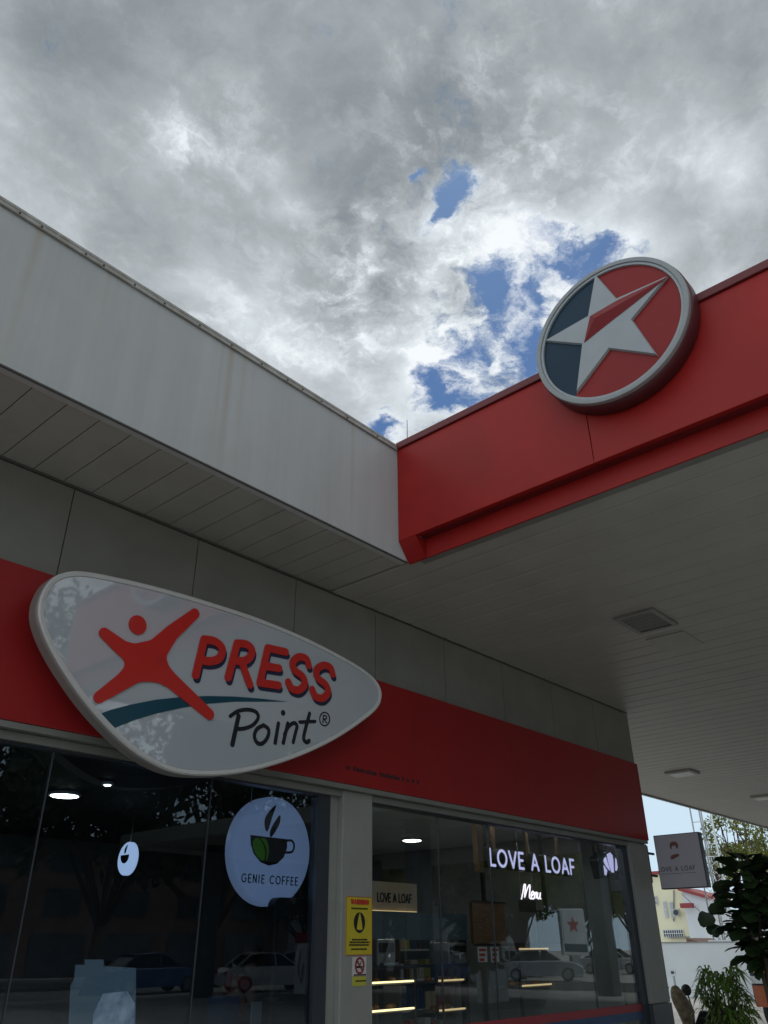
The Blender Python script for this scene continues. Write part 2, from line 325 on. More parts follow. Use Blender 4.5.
# ------------------------------------------------------------------ helpers
def thing(name, label, cat, loc=(0,0,0), rotz=0.0, group=None, kind=None):
    o = bpy.data.objects.new(name, None); C.objects.link(o); o.location = loc; o.rotation_euler = (0,0,rotz)
    o.empty_display_size = .2
    return tag(o, label, cat, group, kind)
def tag(o, label=None, cat=None, group=None, kind=None):
    if label: o['label'] = label
    if cat: o['category'] = cat
    if group: o['group'] = group
    if kind: o['kind'] = kind
    return o
def obj(name, bm, m_, parent=None, smooth=False, bevel=0.0, local=False):
    """link a bmesh as one object; vertices are world coordinates unless local"""
    me = bpy.data.meshes.new(name); bmesh.ops.recalc_face_normals(bm, faces=bm.faces[:])
    if smooth:
        for f in bm.faces: f.smooth = True
    bm.to_mesh(me); bm.free()
    for x in (m_ if isinstance(m_, (list, tuple)) else [m_]): me.materials.append(x)
    o = bpy.data.objects.new(name, me); C.objects.link(o)
    if parent is not None:
        o.parent = parent
        if not local:
            pm = Matrix.LocRotScale(parent.location, parent.rotation_euler, parent.scale)
            if parent.parent:
                pp = parent.parent
                pm = Matrix.LocRotScale(pp.location, pp.rotation_euler, pp.scale) @ pm
            if parent.type == 'EMPTY': me.transform(pm.inverted())
            elif parent.parent: me.transform(Matrix.LocRotScale(parent.parent.location, parent.parent.rotation_euler, parent.parent.scale).inverted())
    if bevel:
        md = o.modifiers.new('bevel', 'BEVEL'); md.width = bevel; md.segments = 2; md.limit_method = 'ANGLE'
    return o
def box(bm, a, b, mi=0):
    x0, x1 = sorted((a[0], b[0])); y0, y1 = sorted((a[1], b[1])); z0, z1 = sorted((a[2], b[2]))
    v = [bm.verts.new(p) for p in ((x0,y0,z0),(x1,y0,z0),(x1,y1,z0),(x0,y1,z0),(x0,y0,z1),(x1,y0,z1),(x1,y1,z1),(x0,y1,z1))]
    for q in ((0,3,2,1),(4,5,6,7),(0,1,5,4),(1,2,6,5),(2,3,7,6),(3,0,4,7)):
        f = bm.faces.new([v[i] for i in q]); f.material_index = mi
    return v
def bx(*ab):
    bm = bmesh.new()
    for a, b in zip(ab[::2], ab[1::2]): box(bm, a, b)
    return bm
def prism(bm, pts, vec, mi=0):
    """closed outline (3-D points) swept by vec"""
    a = [bm.verts.new(tuple(p)) for p in pts]; b = [bm.verts.new(tuple(np.array(p)+np.array(vec))) for p in pts]
    f = bm.faces.new(a); f2 = bm.faces.new(b[::-1]); f.material_index = f2.material_index = mi
    n = len(a)
    for i in range(n):
        g = bm.faces.new((a[i], b[i], b[(i+1) % n], a[(i+1) % n])); g.material_index = mi
def tube(bm, pts, r, seg=8, cap=True, mi=0):
    pts = [Vector(p) for p in pts]; rs = r if isinstance(r, (list, tuple)) else [r]*len(pts); rings = []
    prev = None
    for i, p in enumerate(pts):
        d = (pts[min(i+1, len(pts)-1)]-pts[max(i-1, 0)]).normalized()
        if prev is None: n = d.orthogonal().normalized()
        else:
            n = prev-d*prev.dot(d); n = n.normalized() if n.length > 1e-6 else d.orthogonal().normalized()
        prev = n; b = d.cross(n)
        rings.append([bm.verts.new(p+(n*math.cos(t)+b*math.sin(t))*rs[i]) for t in (2*math.pi*k/seg for k in range(seg))])
    for A, B in zip(rings, rings[1:]):
        for k in range(seg):
            f = bm.faces.new((A[k], A[(k+1) % seg], B[(k+1) % seg], B[k])); f.material_index = mi; f.smooth = True
    if cap:
        bm.faces.new(rings[0][::-1]); bm.faces.new(rings[-1])
def lathe(bm, prof, org=(0,0,0), axis=2, seg=24, mi=0):
    rings = []
    o = Vector(org)
    for r, h in prof:
        rg = []
        for k in range(seg):
            t = 2*math.pi*k/seg; a, b = r*math.cos(t), r*math.sin(t)
            p = (a, b, h) if axis == 2 else ((h, a, b) if axis == 0 else (b, h, a))
            rg.append(bm.verts.new(o+Vector(p)))
        rings.append(rg)
    for A, B in zip(rings, rings[1:]):
        for k in range(seg):
            f = bm.faces.new((A[k], A[(k+1) % seg], B[(k+1) % seg], B[k])); f.material_index = mi; f.smooth = True
    bm.faces.new(rings[0][::-1]).material_index = mi; bm.faces.new(rings[-1]).material_index = mi
def crom(pts, n=6, closed=True):
    pts = [np.array(p, float) for p in pts]; out = []; L = len(pts)
    rng = range(L) if closed else range(L-1)
    for i in rng:
        g = (lambda k: pts[k % L]) if closed else (lambda k: pts[min(max(k, 0), L-1)])
        a, b, c, d = g(i-1), g(i), g(i+1), g(i+2)
        for k in range(n):
            t = k/n
            out.append(.5*((2*b)+(c-a)*t+(2*a-5*b+4*c-d)*t*t+(3*b-a-3*c+d)*t**3))
    if not closed: out.append(pts[-1])
    return out
def sd_strokes(strokes, rads=None):
    """signed distance to a set of 2-D polylines with a radius (number, or one per point)"""
    def fn(X, Y):
        D = np.full(X.shape, 1e9)
        for s, r in strokes:
            s = np.array(s, float); rr = np.full(len(s), r) if np.isscalar(r) else np.array(r)
            if len(s) == 1:
                D = np.minimum(D, np.hypot(X-s[0,0], Y-s[0,1])-rr[0]); continue
            for a, b, ra, rb in zip(s, s[1:], rr, rr[1:]):
                ab = b-a; l2 = max(ab@ab, 1e-12)
                t = np.clip(((X-a[0])*ab[0]+(Y-a[1])*ab[1])/l2, 0, 1)
                D = np.minimum(D, np.hypot(X-a[0]-t*ab[0], Y-a[1]-t*ab[1])-(ra+t*(rb-ra)))
        return D
    return fn
def sdf_bm(fn, x0, x1, y0, y1, cell, to3, thick):
    """filled marching squares of fn<0, lifted by to3 and swept by the vector thick"""
    xs = np.arange(x0, x1+cell, cell); ys = np.arange(y0, y1+cell, cell)
    X, Y = np.meshgrid(xs, ys, indexing='ij'); V = fn(X, Y); V[np.abs(V) < 1e-7] = 1e-7
    bm = bmesh.new(); cache = {}
    def gv(i, j):
        k = (i, j, 'c')
        if k not in cache: cache[k] = bm.verts.new(to3(xs[i], ys[j]))
        return cache[k]
    def ev(i, j, i2, j2):
        k = (min((i, j), (i2, j2)), max((i, j), (i2, j2)))
        if k not in cache:
            a, b = V[i, j], V[i2, j2]; t = min(.97, max(.03, a/(a-b)))
            cache[k] = bm.verts.new(to3(xs[i]+(xs[i2]-xs[i])*t, ys[j]+(ys[j2]-ys[j])*t))
        return cache[k]
    for i in range(len(xs)-1):
        for j in range(len(ys)-1):
            cs = [(i, j), (i+1, j), (i+1, j+1), (i, j+1)]; s = [V[c] < 0 for c in cs]
            if not any(s): continue
            vs = []
            for k in range(4):
                a, b = cs[k], cs[(k+1) % 4]
                if s[k]: vs.append(gv(*a))
                if s[k] != s[(k+1) % 4]: vs.append(ev(*a, *b))
            if len(vs) >= 3:
                try: bm.faces.new(vs)
                except ValueError: pass
    bmesh.ops.recalc_face_normals(bm, faces=bm.faces[:])
    bmesh.ops.dissolve_limit(bm, angle_limit=.01, verts=bm.verts[:], edges=bm.edges[:])
    bmesh.ops.triangulate(bm, faces=[f for f in bm.faces if len(f.verts) > 4])
    r = bmesh.ops.extrude_face_region(bm, geom=bm.faces[:])
    bmesh.ops.translate(bm, vec=Vector(thick), verts=[v for v in r['geom'] if isinstance(v, bmesh.types.BMVert)])
    return bm
def strokes_obj(name, strokes, cell, y, depth, m_, parent, to3=None, thick=None):
    al = np.concatenate([np.array(s, float) for s, r in strokes]); R_ = max(np.max(r) for s, r in strokes)+2*cell
    x0, y0 = al.min(0)-R_; x1, y1 = al.max(0)+R_
    bm = sdf_bm(sd_strokes(strokes), x0, x1, y0, y1, cell, to3 or (lambda a, b: (a, y, b)), thick or (0, depth, 0))
    return obj(name, bm, m_, parent)
def arc(cx, cy, rx, ry, a0, a1, n=14):
    return [(cx+rx*math.cos(R(a0+(a1-a0)*k/n)), cy+ry*math.sin(R(a0+(a1-a0)*k/n))) for k in range(n+1)]
# capitals on a unit-high box: (advance width, polylines)
FONT = {
 'L': (.52, [[(0,1),(0,0),(.44,0)]]), 'O': (.92, [arc(.42,.5,.42,.5,0,360,28)]), 'V': (.78, [[(0,1),(.35,0),(.70,1)]]),
 'E': (.54, [[(.44,1),(0,1),(0,0),(.44,0)],[(0,.52),(.38,.52)]]), 'A': (.80, [[(0,0),(.36,1),(.72,0)],[(.13,.32),(.59,.32)]]),
 'F': (.52, [[(.44,1),(0,1),(0,0)],[(0,.5),(.38,.5)]]), ' ': (.34, []), 'G': (.88, [arc(.42,.5,.42,.5,45,330,22)+[(.78,.48),(.50,.48)]]),
 'C': (.80, [arc(.42,.5,.42,.5,48,312,22)]), 'I': (.18, [[(0,1),(0,0)]]), 'N': (.74, [[(0,0),(0,1),(.58,0),(.58,1)]]),
 'H': (.72, [[(0,0),(0,1)],[(.56,0),(.56,1)],[(0,.5),(.56,.5)]]), 'B': (.66, [[(0,0),(0,1),(.3,1)]+arc(.3,.76,.2,.24,90,-90,8)+[(0,.52)],[(.3,.52)]+arc(.3,.26,.24,.26,90,-90,8)+[(0,0)]]),
 'R': (.66, [[(0,0),(0,1),(.3,1)]+arc(.3,.75,.22,.25,90,-90,8)+[(0,.5)],[(.28,.5),(.52,0)]]),
 'W': (1.0, [[(0,1),(.24,0),(.46,.9),(.68,0),(.92,1)]]), 'M': (.86, [[(0,0),(0,1),(.35,.2),(.70,1),(.70,0)]]),
 'K': (.66, [[(0,0),(0,1)],[(.52,1),(0,.45)],[(.18,.6),(.54,0)]]), 'S': (.62, [arc(.26,.74,.24,.26,40,270,10)+arc(.26,.25,.26,.25,90,-145,12)]),
}
def text_strokes(txt, x0, x1, z0, h, r, track=.14):
    """strokes of a word line fitted between x0 and x1; returns list per letter"""
    tot = sum(FONT[c][0]+track for c in txt)-track; k = (x1-x0)/tot; x = x0; out = []
    for c in txt:
        w, ls = FONT[c]
        if ls: out.append([([(x+a*k, z0+b*h) for a, b in l], r) for l in ls])
        x += (w+track)*k
    return out
def copy_tree(o, parent=None):
    c = o.copy(); C.objects.link(c); c.parent = parent
    for ch in list(o.children): copy_tree(ch, c)
    return c

# ------------------------------------------------------------------ ground and roads
g = obj('ground', bx((-160,-160,-.5),(400,260,0)), M['concrete']); tag(g, kind='structure')
g = obj('road', bx((-160,-38,-.02),(400,-28,.006)), M['asphalt']); tag(g, kind='structure')
g = obj('road', bx((33.4,-27.9,-.02),(41.5,120,.010)), M['asphalt']); tag(g, kind='structure')
bm = bmesh.new(); box(bm, (-160,-27.9,-.1),(33,-27.6,.13)); g = obj('kerb', bm, M['kerb']); tag(g, kind='structure')
bm = bmesh.new(); box(bm, (-160,-41,-.1),(400,-38.1,.14)); g = obj('pavement', bm, M['kerb']); tag(g, kind='structure')
bm = bmesh.new()
for i in range(40): box(bm, (-60+i*5,-33.08,.007),(-57.5+i*5,-32.95,.011))
g = obj('road_marking', bm, M['whitepaint']); tag(g, kind='structure')
g = obj('kerb_marking', bx((-60,-27.95,.131),(33,-27.55,.136)), M['yellowpaint']); tag(g, kind='structure')

# ------------------------------------------------------------------ the shop
XF, YF, ZS, YW, XE = 5.20, 4.42, 4.86, 5.5, 12.06      # canopy fascia, shop fascia, soffit, wall, end of the shop
shop = thing('shop_building', 'convenience store block with streaked white roof fascia, red band and large dark windows', 'building', (6,5.5,0))
obj('fascia', bx((-4,YF,ZS+.0),(XF+.145,YF+.09,6.085)), M['fascia'], shop)
bm = bmesh.new(); box(bm, (-4,YF-.024,6.098),(XF-.004,YF+.25,6.125)); box(bm, (-4,YF-.022,6.062),(XF-.004,YF-.004,6.097))
obj('roof_flashing', bm, M['flashing'], shop, bevel=.004)
for k, px in enumerate((20, 42, 86, 104, 135, 165, 200, 232, 262, 288, 303, 322, 348, 378)):
    p = at(px, 197+.629*px+4, 1, YF-.03)
    b_ = bmesh.new(); lathe(b_, [(.0,-.007),(.006,-.006),(.009,0),(.009,.004)], (p[0], YF-.024, 6.079), axis=1, seg=8); obj('rivet', b_, M['rivet'], shop)
# shop soffit boards run from the fascia to the wall
bm = bmesh.new(); x = -3.9
while x < XF+.1:
    x2 = min(x+.25, XF+.168); box(bm, (x+.004, YF+.095, ZS+.012), (x2-.004, YW-.002, ZS+.03)); x = x2
obj('soffit', bm, M['soffit_shop'], shop)
obj('soffit_backing', bx((-4,YF+.092,ZS+.034),(XF+.168,YW,ZS+.06)), M['gap'], shop)
obj('soffit_trim', bx((-4,YF+.004,ZS-.010),(XF+.14,YF+.022,ZS-.002),(-4,YW-.018,ZS-.008),(12.0,YW-.003,ZS+.008)), M['column_gap'], shop)
obj('roof', bx((-4,YF+.1,6.0),(XF+.1,12,6.08)), M['gap'], shop)
# upper wall panels
bm = bmesh.new()
xs = [-2.4,-1.2,0.02,1.24,2.46,3.68,4.88,6.06,7.28,8.50,9.70,10.9,12.05]
for a, b in zip(xs, xs[1:]): box(bm, (a+.005,YW,4.02),(b-.005,YW+.03,ZS-.014))
obj('wall_panels', bm, M['panel'], shop)
obj('wall', bx((-4,YW+.035,2.93),(12.03,YW+.12,ZS+.3),(11.95,YW+.12,0),(12.03,12.5,ZS),(-4,YW+.12,0),(-3.9,12.5,ZS),(-4,12.4,0),(12.0,12.5,ZS)), M['panel'], shop)
# red band
YB = 5.40
obj('sign_band', bx((-4,YB,2.95),(11.92,YW+.03,4.04)), M['red_shop'], shop, bevel=.006)
obj('band_trim', bx((-4,YB+.012,2.905),(11.90,YW+.03,2.947)), M['frame'], shop)
# word-like marks too small to read on the band
bm = bmesh.new(); a = at(346,775,1,YB); b = at(418,788,1,YB); x = a[0]; rr = random.Random(3)
while x < b[0]:
    w = rr.uniform(.012,.03); h = rr.uniform(.028,.042)
    box(bm, (x,YB-.002,3.075),(x+w,YB+.001,3.075+h)); x += w+.011+(.035 if rr.random() < .16 else 0)
obj('small_lettering', bm, M['inkblack'], shop)
# columns
def column(x0, x1, y0=YB+.07, dp=.16):
    c_ = obj('column', bx((x0,y0,.93),(x1,y0+dp,2.905)), M['column'], shop, bevel=.008)
    obj('plinth', bx((x0-.006,y0-.008,0),(x1+.006,y0+dp,.926)), M['plinth'], c_)
column(5.575,5.985); column(11.40,11.965)
obj('column_return', bx((5.465,YW+.035,.12),(5.572,YW+.16,2.86)), M['column'], shop); column(-.4,.05)
# window assemblies: frame, panes and glazing joints
def window(x0, x1, joints, dark):
    f = obj('window_frame', bx((x0,YW+.02,2.83),(x1,YW+.12,2.90),(x0,YW+.02,.0),(x1,YW+.12,.12),(x0,YW+.02,.12),(x0+.03,YW+.12,2.83),(x1-.15,YW+.02,.12),(x1,YW+.12,2.83)), M['darkframe'], shop)
    xs_ = [x0+.03]+joints+[x1-.15]
    for a, b in zip(xs_, xs_[1:]):
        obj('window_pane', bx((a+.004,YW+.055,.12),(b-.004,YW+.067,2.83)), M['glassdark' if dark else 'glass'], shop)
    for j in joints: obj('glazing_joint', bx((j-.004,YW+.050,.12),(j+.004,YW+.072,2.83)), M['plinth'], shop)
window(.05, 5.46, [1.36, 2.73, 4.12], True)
window(5.99, 11.40, [7.1, 8.03, 10.12], False)
obj('window_head', bx((5.995,YW-.02,2.845),(11.39,YW+.018,2.9),(.06,YW-.02,2.845),(5.57,YW+.018,2.9)), M['frame'], shop)
s = obj('window_decal', bx((6.03,YW+.046,.86),(11.26,YW+.052,.94)), M['decalred'], shop); tag(s, 'red stripe decal low on the right window')
s = obj('window_decal', bx((6.03,YW+.046,.77),(11.26,YW+.052,.856)), M['decalblue'], shop); tag(s, 'blue stripe decal under the red one')
# interior
obj('interior_floor', bx((-3.9,YW+.125,.004),(11.94,12.39,.05)), M['intfloor'], shop)
bm = bmesh.new()
for i in range(27):
    for j in range(11):
        box(bm, (-3.9+i*.6+.006,YW+.13+j*.6+.006,3.12),(-3.9+i*.6+.594,min(12.39,YW+.13+j*.6+.594),3.14))
obj('interior_ceiling', bm, M['intceil'], shop)
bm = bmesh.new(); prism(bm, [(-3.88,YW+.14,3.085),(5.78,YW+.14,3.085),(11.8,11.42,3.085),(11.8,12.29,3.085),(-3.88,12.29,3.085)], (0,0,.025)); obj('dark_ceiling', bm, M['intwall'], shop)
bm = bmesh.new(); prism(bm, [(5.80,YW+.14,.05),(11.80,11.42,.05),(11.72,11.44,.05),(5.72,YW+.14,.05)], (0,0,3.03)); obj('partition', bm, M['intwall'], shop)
obj('ceiling_grid', bx((-3.9,YW+.13,3.145),(11.94,12.39,3.16)), M['gap'], shop)
obj('interior_wall', bx((-3.88,12.3,.05),(11.93,12.38,3.08),(11.86,YW+.6,.05),(11.93,12.3,3.08)), M['intgrey'], shop)
def ceiling_or_fill_light(px, py, r, emat=M['lamp'], p=None):
    p = p or at(px, py, 2, 3.08)
    b_ = bmesh.new(); lathe(b_, [(r,-.004),(r,-.03),(r-.02,-.034)], (p[0],p[1],3.083 if p[0] < 1.03*p[1] else 3.119), seg=24); h = obj('ceiling_or_fill_light', b_, M['white'], shop)
    b_ = bmesh.new(); lathe(b_, [(r-.025,-.0345),(r-.03,-.040)], (p[0],p[1],3.083 if p[0] < 1.03*p[1] else 3.119), seg=24); obj('diffuser', b_, emat, h)
ceiling_or_fill_light(65,793,.17); ceiling_or_fill_light(108,782,.06); ceiling_or_fill_light(412,841,.17); ceiling_or_fill_light(543,848,.08)
for p in ((6.9,5.95),(7.9,5.95),(8.8,6.0),(9.8,6.0),(10.8,6.0)): ceiling_or_fill_light(0,0,.17,p=p)  # added fill lamps, unseen above the window head, to brighten the right interior

# ------------------------------------------------------------------ forecourt canopy
CX1, CY0, CY1, CYF, XM = 31.0, -.50, 8.85, -17.0, 17.0     # the canopy is L-shaped: narrow by the shop, deep over the pumps
can = thing('station_canopy', 'large flat petrol station canopy with deep red fascia and pale boarded underside', 'canopy', (18,-4,0))
bm = bmesh.new(); x = XF+.17
while x < CX1-.1:
    x2 = min(x+.32, CX1-.1)
    y1 = YW-.015 if x < XE+.02 else CY1-.12
    ya_ = CY0 if x < XM else CYF
    prof = [(x+.003,ZS+.03),(x+.002,ZS+.006),(x+.040,ZS),(x2-.040,ZS),(x2-.002,ZS+.006),(x2-.003,ZS+.03)]
    prism(bm, [(a, ya_+.1, b) for a, b in prof], (0, y1-ya_-.1, 0)); x = x2
obj('soffit', bm, M['soffit'], can)
obj('deck', bx((XM+.1,CYF+.1,ZS+.045),(CX1-.1,CY0,ZS+.1),(XF+.17,CY0+.1,ZS+.04),(CX1-.1,YW-.02,ZS+.1),(XE+.1,YW-.01,ZS+.04),(CX1-.1,CY1-.1,ZS+.1)), M['soffit_shop'], can)
obj('edge_flashing', bx((XF+.175,CY0+.1,ZS-.016),(XF+.26,YF-.11,ZS-.003)), M['frame'], can)
# front fascia: upper panels, recessed strip below, slanted end block at the shop
yj = at(590,437,0,XF)[1]
bm = bmesh.new()
for a, b in ((yj+.003, YF-.004),(CY0, yj-.003)): box(bm, (XF,a,5.03),(XF+.05,b,6.07))
obj('front_fascia', bm, M['red'], can, bevel=.004)
obj('recessed_strip', bx((XF+.15,CY0,ZS-.02),(XF+.17,YF-.22,5.2)), M['red'], can)
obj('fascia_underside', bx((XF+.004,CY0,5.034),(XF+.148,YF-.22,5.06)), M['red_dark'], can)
bm = bmesh.new(); prism(bm, [(XF+.001,YF-.006,5.027),(XF+.145,YF-.006,ZS-.02),(XF+.17,YF-.006,ZS-.02),(XF+.17,YF-.006,5.027)], (0,-.21,0))
obj('end_block', bm, M['red'], can)
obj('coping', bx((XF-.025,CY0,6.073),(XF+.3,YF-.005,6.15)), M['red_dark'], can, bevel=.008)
obj('roof_sheet', bx((XF+.06,CY0+.05,5.95),(XM,CY1-.05,6.0)), M['steel'], can)
obj('side_fascia', bx((XF,CY0-.05,ZS-.02),(XM,CY0-.002,6.1),(XM,CYF,ZS-.02),(XM+.05,CY0-.06,5.3),(XM,CYF-.05,ZS-.02),(CX1,CYF-.003,5.3),(CX1-.05,CYF,ZS-.02),(CX1,CY1-.05,6.1)), M['frame'], can)
obj('back_fascia', bx((XE+.1,CY1-.05,ZS+.01),(CX1-.055,CY1,5.9)), M['fascia'], can)
obj('back_trim', bx((XE+.1,CY1-.12,ZS-.03),(CX1-.055,CY1-.052,ZS+.006)), M['frame'], can)
# air vent and access hatch in the soffit
vx0, vx1, vy0, vy1 = 8.04, 8.70, 3.18, 3.66
v_ = obj('air_vent', bx((vx0,vy0,ZS-.03),(vx1,vy0+.05,ZS-.002),(vx0,vy1-.05,ZS-.03),(vx1,vy1,ZS-.002),(vx0,vy0+.05,ZS-.03),(vx0+.05,vy1-.05,ZS-.002),(vx1-.05,vy0+.05,ZS-.03),(vx1,vy1-.05,ZS-.002)), M['frame'], can)
bm = bmesh.new()
for i in range(5):
    a = vx0+.075+i*.108; prism(bm, [(a,vy0+.05,ZS-.006),(a+.012,vy0+.05,ZS-.004),(a+.05,vy0+.05,ZS-.026),(a+.038,vy0+.05,ZS-.028)], (0,vy1-vy0-.1,0))
obj('vent_slats', bm, M['frame'], v_); obj('vent_backing', bx((vx0+.05,vy0+.05,ZS-.0035),(vx1-.05,vy1-.05,ZS-.0015)), M['gap'], v_)
obj('access_hatch', bx((8.98,3.24,ZS-.012),(9.58,3.72,ZS-.002)), M['soffit_shop'], can, bevel=.004)
lp = [at(680,773,2,ZS-.02), at(768,806,2,ZS-.02), at(640,705,2,ZS-.02)]
for p in ((17.4,6.9),(21.9,6.7),(20,-6),(25,0),(25,-8),(20,-13)):
    f_ = obj('canopy_light', bx((p[0]-.28,p[1]-.28,ZS-.05),(p[0]+.28,p[1]+.28,ZS-.002)), M['soffit'], can, bevel=.01)
    obj('light_cover', bx((p[0]-.23,p[1]-.23,ZS-.058),(p[0]+.23,p[1]+.23,ZS-.0505)), M['lampoff'], f_)
for p in ((19.0,-4.5),(27.5,-3.5),(19.0,-14),(27.5,-14)):
    c_ = obj('canopy_column', bx((p[0]-.28,p[1]-.28,.16),(p[0]+.28,p[1]+.28,ZS-.01)), M['plinth'], can, bevel=.02)
p = at(407,437,1,5.2)
bm = bmesh.new(); q = at(407,420,1,5.2); tube(bm, [(p[0],5.2,6.0),(p[0],5.2,6.2),(q[0],5.2,q[2])], [.012,.009,.005]); lathe(bm, [(.05,6.0),(.05,6.02),(.02,6.05)], (p[0],5.2,0), seg=12)
tag(obj('lightning_rod', bm, M['steel']), 'thin upright metal rod on the roof where the white and red fascias meet', 'rod')

# ------------------------------------------------------------------ star disc on the red fascia
XD, CYd, CZd, RD = 5.10, 1.96, 6.17, .712
disc = thing('emblem_disc', 'round raised emblem with grey star on red and blue, mounted on the red fascia', 'sign', (XF-.2,CYd,CZd))
XD = 4.99; CYd, CZd, RD = 1.931, 6.074, .682
bm = bmesh.new(); lathe(bm, [(RD-.004,XD+.035),(RD+.010,XD+.05),(RD+.012,XF-.02),(RD-.03,XF-.003)], (0,CYd,CZd), axis=0, seg=96); obj('disc_side', bm, M['discside'], disc)
def ring(bm, r0, r1, xa, xb, seg=96, mi=0):
    P = [(r0,xa),(r1,xa),(r1,xb),(r0,xb)]; rg = []
    for r, x_ in P: rg.append([bm.verts.new((x_, CYd+r*math.cos(2*math.pi*k/seg), CZd+r*math.sin(2*math.pi*k/seg))) for k in range(seg)])
    for i in range(4):
        A, B = rg[i], rg[(i+1) % 4]
        for k in range(seg): bm.faces.new((A[k], A[(k+1) % seg], B[(k+1) % seg], B[k]))
bm = bmesh.new(); ring(bm, RD*.94, RD, XD, XD+.048); obj('outer_rim', bm, M['starrim'], disc, bevel=.006)
bm = bmesh.new(); ring(bm, RD*.905, RD*.938, XD+.012, XD+.048); obj('inner_rim', bm, M['starwhite'], disc, bevel=.003)
def dz(x_, y_, X=XD+.025): p = at(530+x_/4.518, 250+y_/4.518, 0, X); return (p[1], p[2])
XFACE = XD+.032
Rin = RD*.904
# the emblem's own geometry, regular five-point star traced with its apexes on the inner circle
tips = [dz(*t) for t in ((298,112),(630,118),(578,478),(212,650),(68,415))]
inn = [dz(*t) for t in ((395,222),(465,318),(362,450),(238,430),(265,302))]
#tips = [((CYd+(a-CYd)*Rin/math.hypot(a-CYd,b-CZd)*.995), CZd+(b-CZd)*Rin/math.hypot(a-CYd,b-CZd)*.995) for a, b in tips]
def half(cond_ang0, cond_ang1, m_, nm):
    bm = bmesh.new(); pts = []
    d = (cond_ang1-cond_ang0)
    for k in range(41):
        t = cond_ang0+d*k/40; pts.append((XFACE, CYd+Rin*math.cos(t), CZd+Rin*math.sin(t)))
    mid = [(XFACE, *inn[3]), (XFACE, *inn[4])]
    return bm, pts, mid
aA = math.atan2(tips[0][1]-CZd, tips[0][0]-CYd); aD = math.atan2(tips[3][1]-CZd, tips[3][0]-CYd)
# blue side lies towards +y (left in view): from A round through the left tip to D
def fan(a0, a1, m_, nm):
    n = 48; bm = bmesh.new(); arcp = [(XFACE, CYd+Rin*math.cos(a0+(a1-a0)*k/n), CZd+Rin*math.sin(a0+(a1-a0)*k/n)) for k in range(n+1)]
    prism(bm, arcp+[(XFACE,*inn[3]),(XFACE,*inn[4])], (.02,0,0)); bmesh.ops.triangulate(bm, faces=[f for f in bm.faces if len(f.verts) > 4])
    obj(nm, bm, m_, disc)
aE = math.atan2(tips[4][1]-CZd, tips[4][0]-CYd)
def unwrap(a, lo):
    while a < lo: a += 2*math.pi
    return a
# decide direction that passes the left tip
a0 = aA; up = unwrap(aD, a0); ue = unwrap(aE, a0)
if ue < up: fan(a0, up, M['starblue'], 'blue_field'); fan(a0, up-2*math.pi, M['starred'], 'red_field')
else: fan(a0, up-2*math.pi, M['starblue'], 'blue_field'); fan(a0, up, M['starred'], 'red_field')
XS = XD+.004
bm = bmesh.new(); out = []
for i in range(5): out += [tips[i], inn[i]]
cen = (np.mean([p[0] for p in out]), np.mean([p[1] for p in out]))
top = [bm.verts.new((XS, cen[0]+(a-cen[0])*.965, cen[1]+(b-cen[1])*.965)) for a, b in out]
low = [bm.verts.new((XFACE-.002, a, b)) for a, b in out]
ctr = bm.verts.new((XS-.002, *cen))
for i in range(10):
    j = (i+1) % 10; bm.faces.new((low[i], low[j], top[j], top[i])); bm.faces.new((top[i], top[j], ctr))
obj('star', bm, M['starwhite'], disc)
bm = bmesh.new()
w = [dz(272,300,XS), dz(400,225,XS), dz(628,119,XS), dz(245,420,XS)]; rd_ = dz(292,312,XS-.04)
V_ = [bm.verts.new((XS-.004,*p)) for p in w]; rv = bm.verts.new((XS-.05,*rd_))
for i, j in ((0,1),(1,2),(2,3),(3,0)): bm.faces.new((V_[i], V_[j], rv))
obj('red_prism', bm, M['prismred'], disc)

# ------------------------------------------------------------------ oval store sign
YS = 5.10
Z1 = lambda x_, y_, Y=YS: (lambda p: (p[0], p[2]))(at(x_/1.92, 550+y_/1.92, 1, Y))
Z2 = lambda x_, y_, Y=YS: (lambda p: (p[0], p[2]))(at(200+x_/4.042, 620+y_/4.042, 1, Y))
oval = thing('store_sign', 'large leaf-shaped pale sign with red figure, PRESS and Point lettering on the red band', 'sign', (3.6,YB,3.4))
op = [(74,120),(80,85),(100,55),(130,42),(170,42),(250,58),(330,78),(420,105),(500,132),(580,165),(650,200),(700,230),(725,254),(733,278),(726,302),(700,326),(650,360),(590,390),(520,415),(450,430),(380,433),(325,424),(270,396),(220,355),(170,300),(130,245),(100,195),(82,155)]
ov = crom([Z1(*p) for p in op], 5)
oc = np.mean(ov, 0)
def offset(poly, d):
    P = np.array(poly); n = len(P); out = []
    area = .5*sum(P[i][0]*P[(i+1) % n][1]-P[(i+1) % n][0]*P[i][1] for i in range(n)); sg = 1 if area > 0 else -1
    for i in range(n):
        t = P[(i+1) % n]-P[i-1]; t = t/np.linalg.norm(t); nr = np.array([-t[1], t[0]])*sg; out.append(P[i]+nr*d)
    return out
def loft(bm, loops, close_first=True, close_last=True, smooth=False):
    rg = [[bm.verts.new(p) for p in l] for l in loops]; n = len(rg[0])
    for A, B in zip(rg, rg[1:]):
        for k in range(n): bm.faces.new((A[k], A[(k+1) % n], B[(k+1) % n], B[k])).smooth = smooth
    if close_first: bmesh.ops.triangulate(bm, faces=[bm.faces.new(rg[0][::-1])])
    if close_last: bmesh.ops.triangulate(bm, faces=[bm.faces.new(rg[-1])])
L3 = lambda poly, y: [(p[0], y, p[1]) for p in poly]
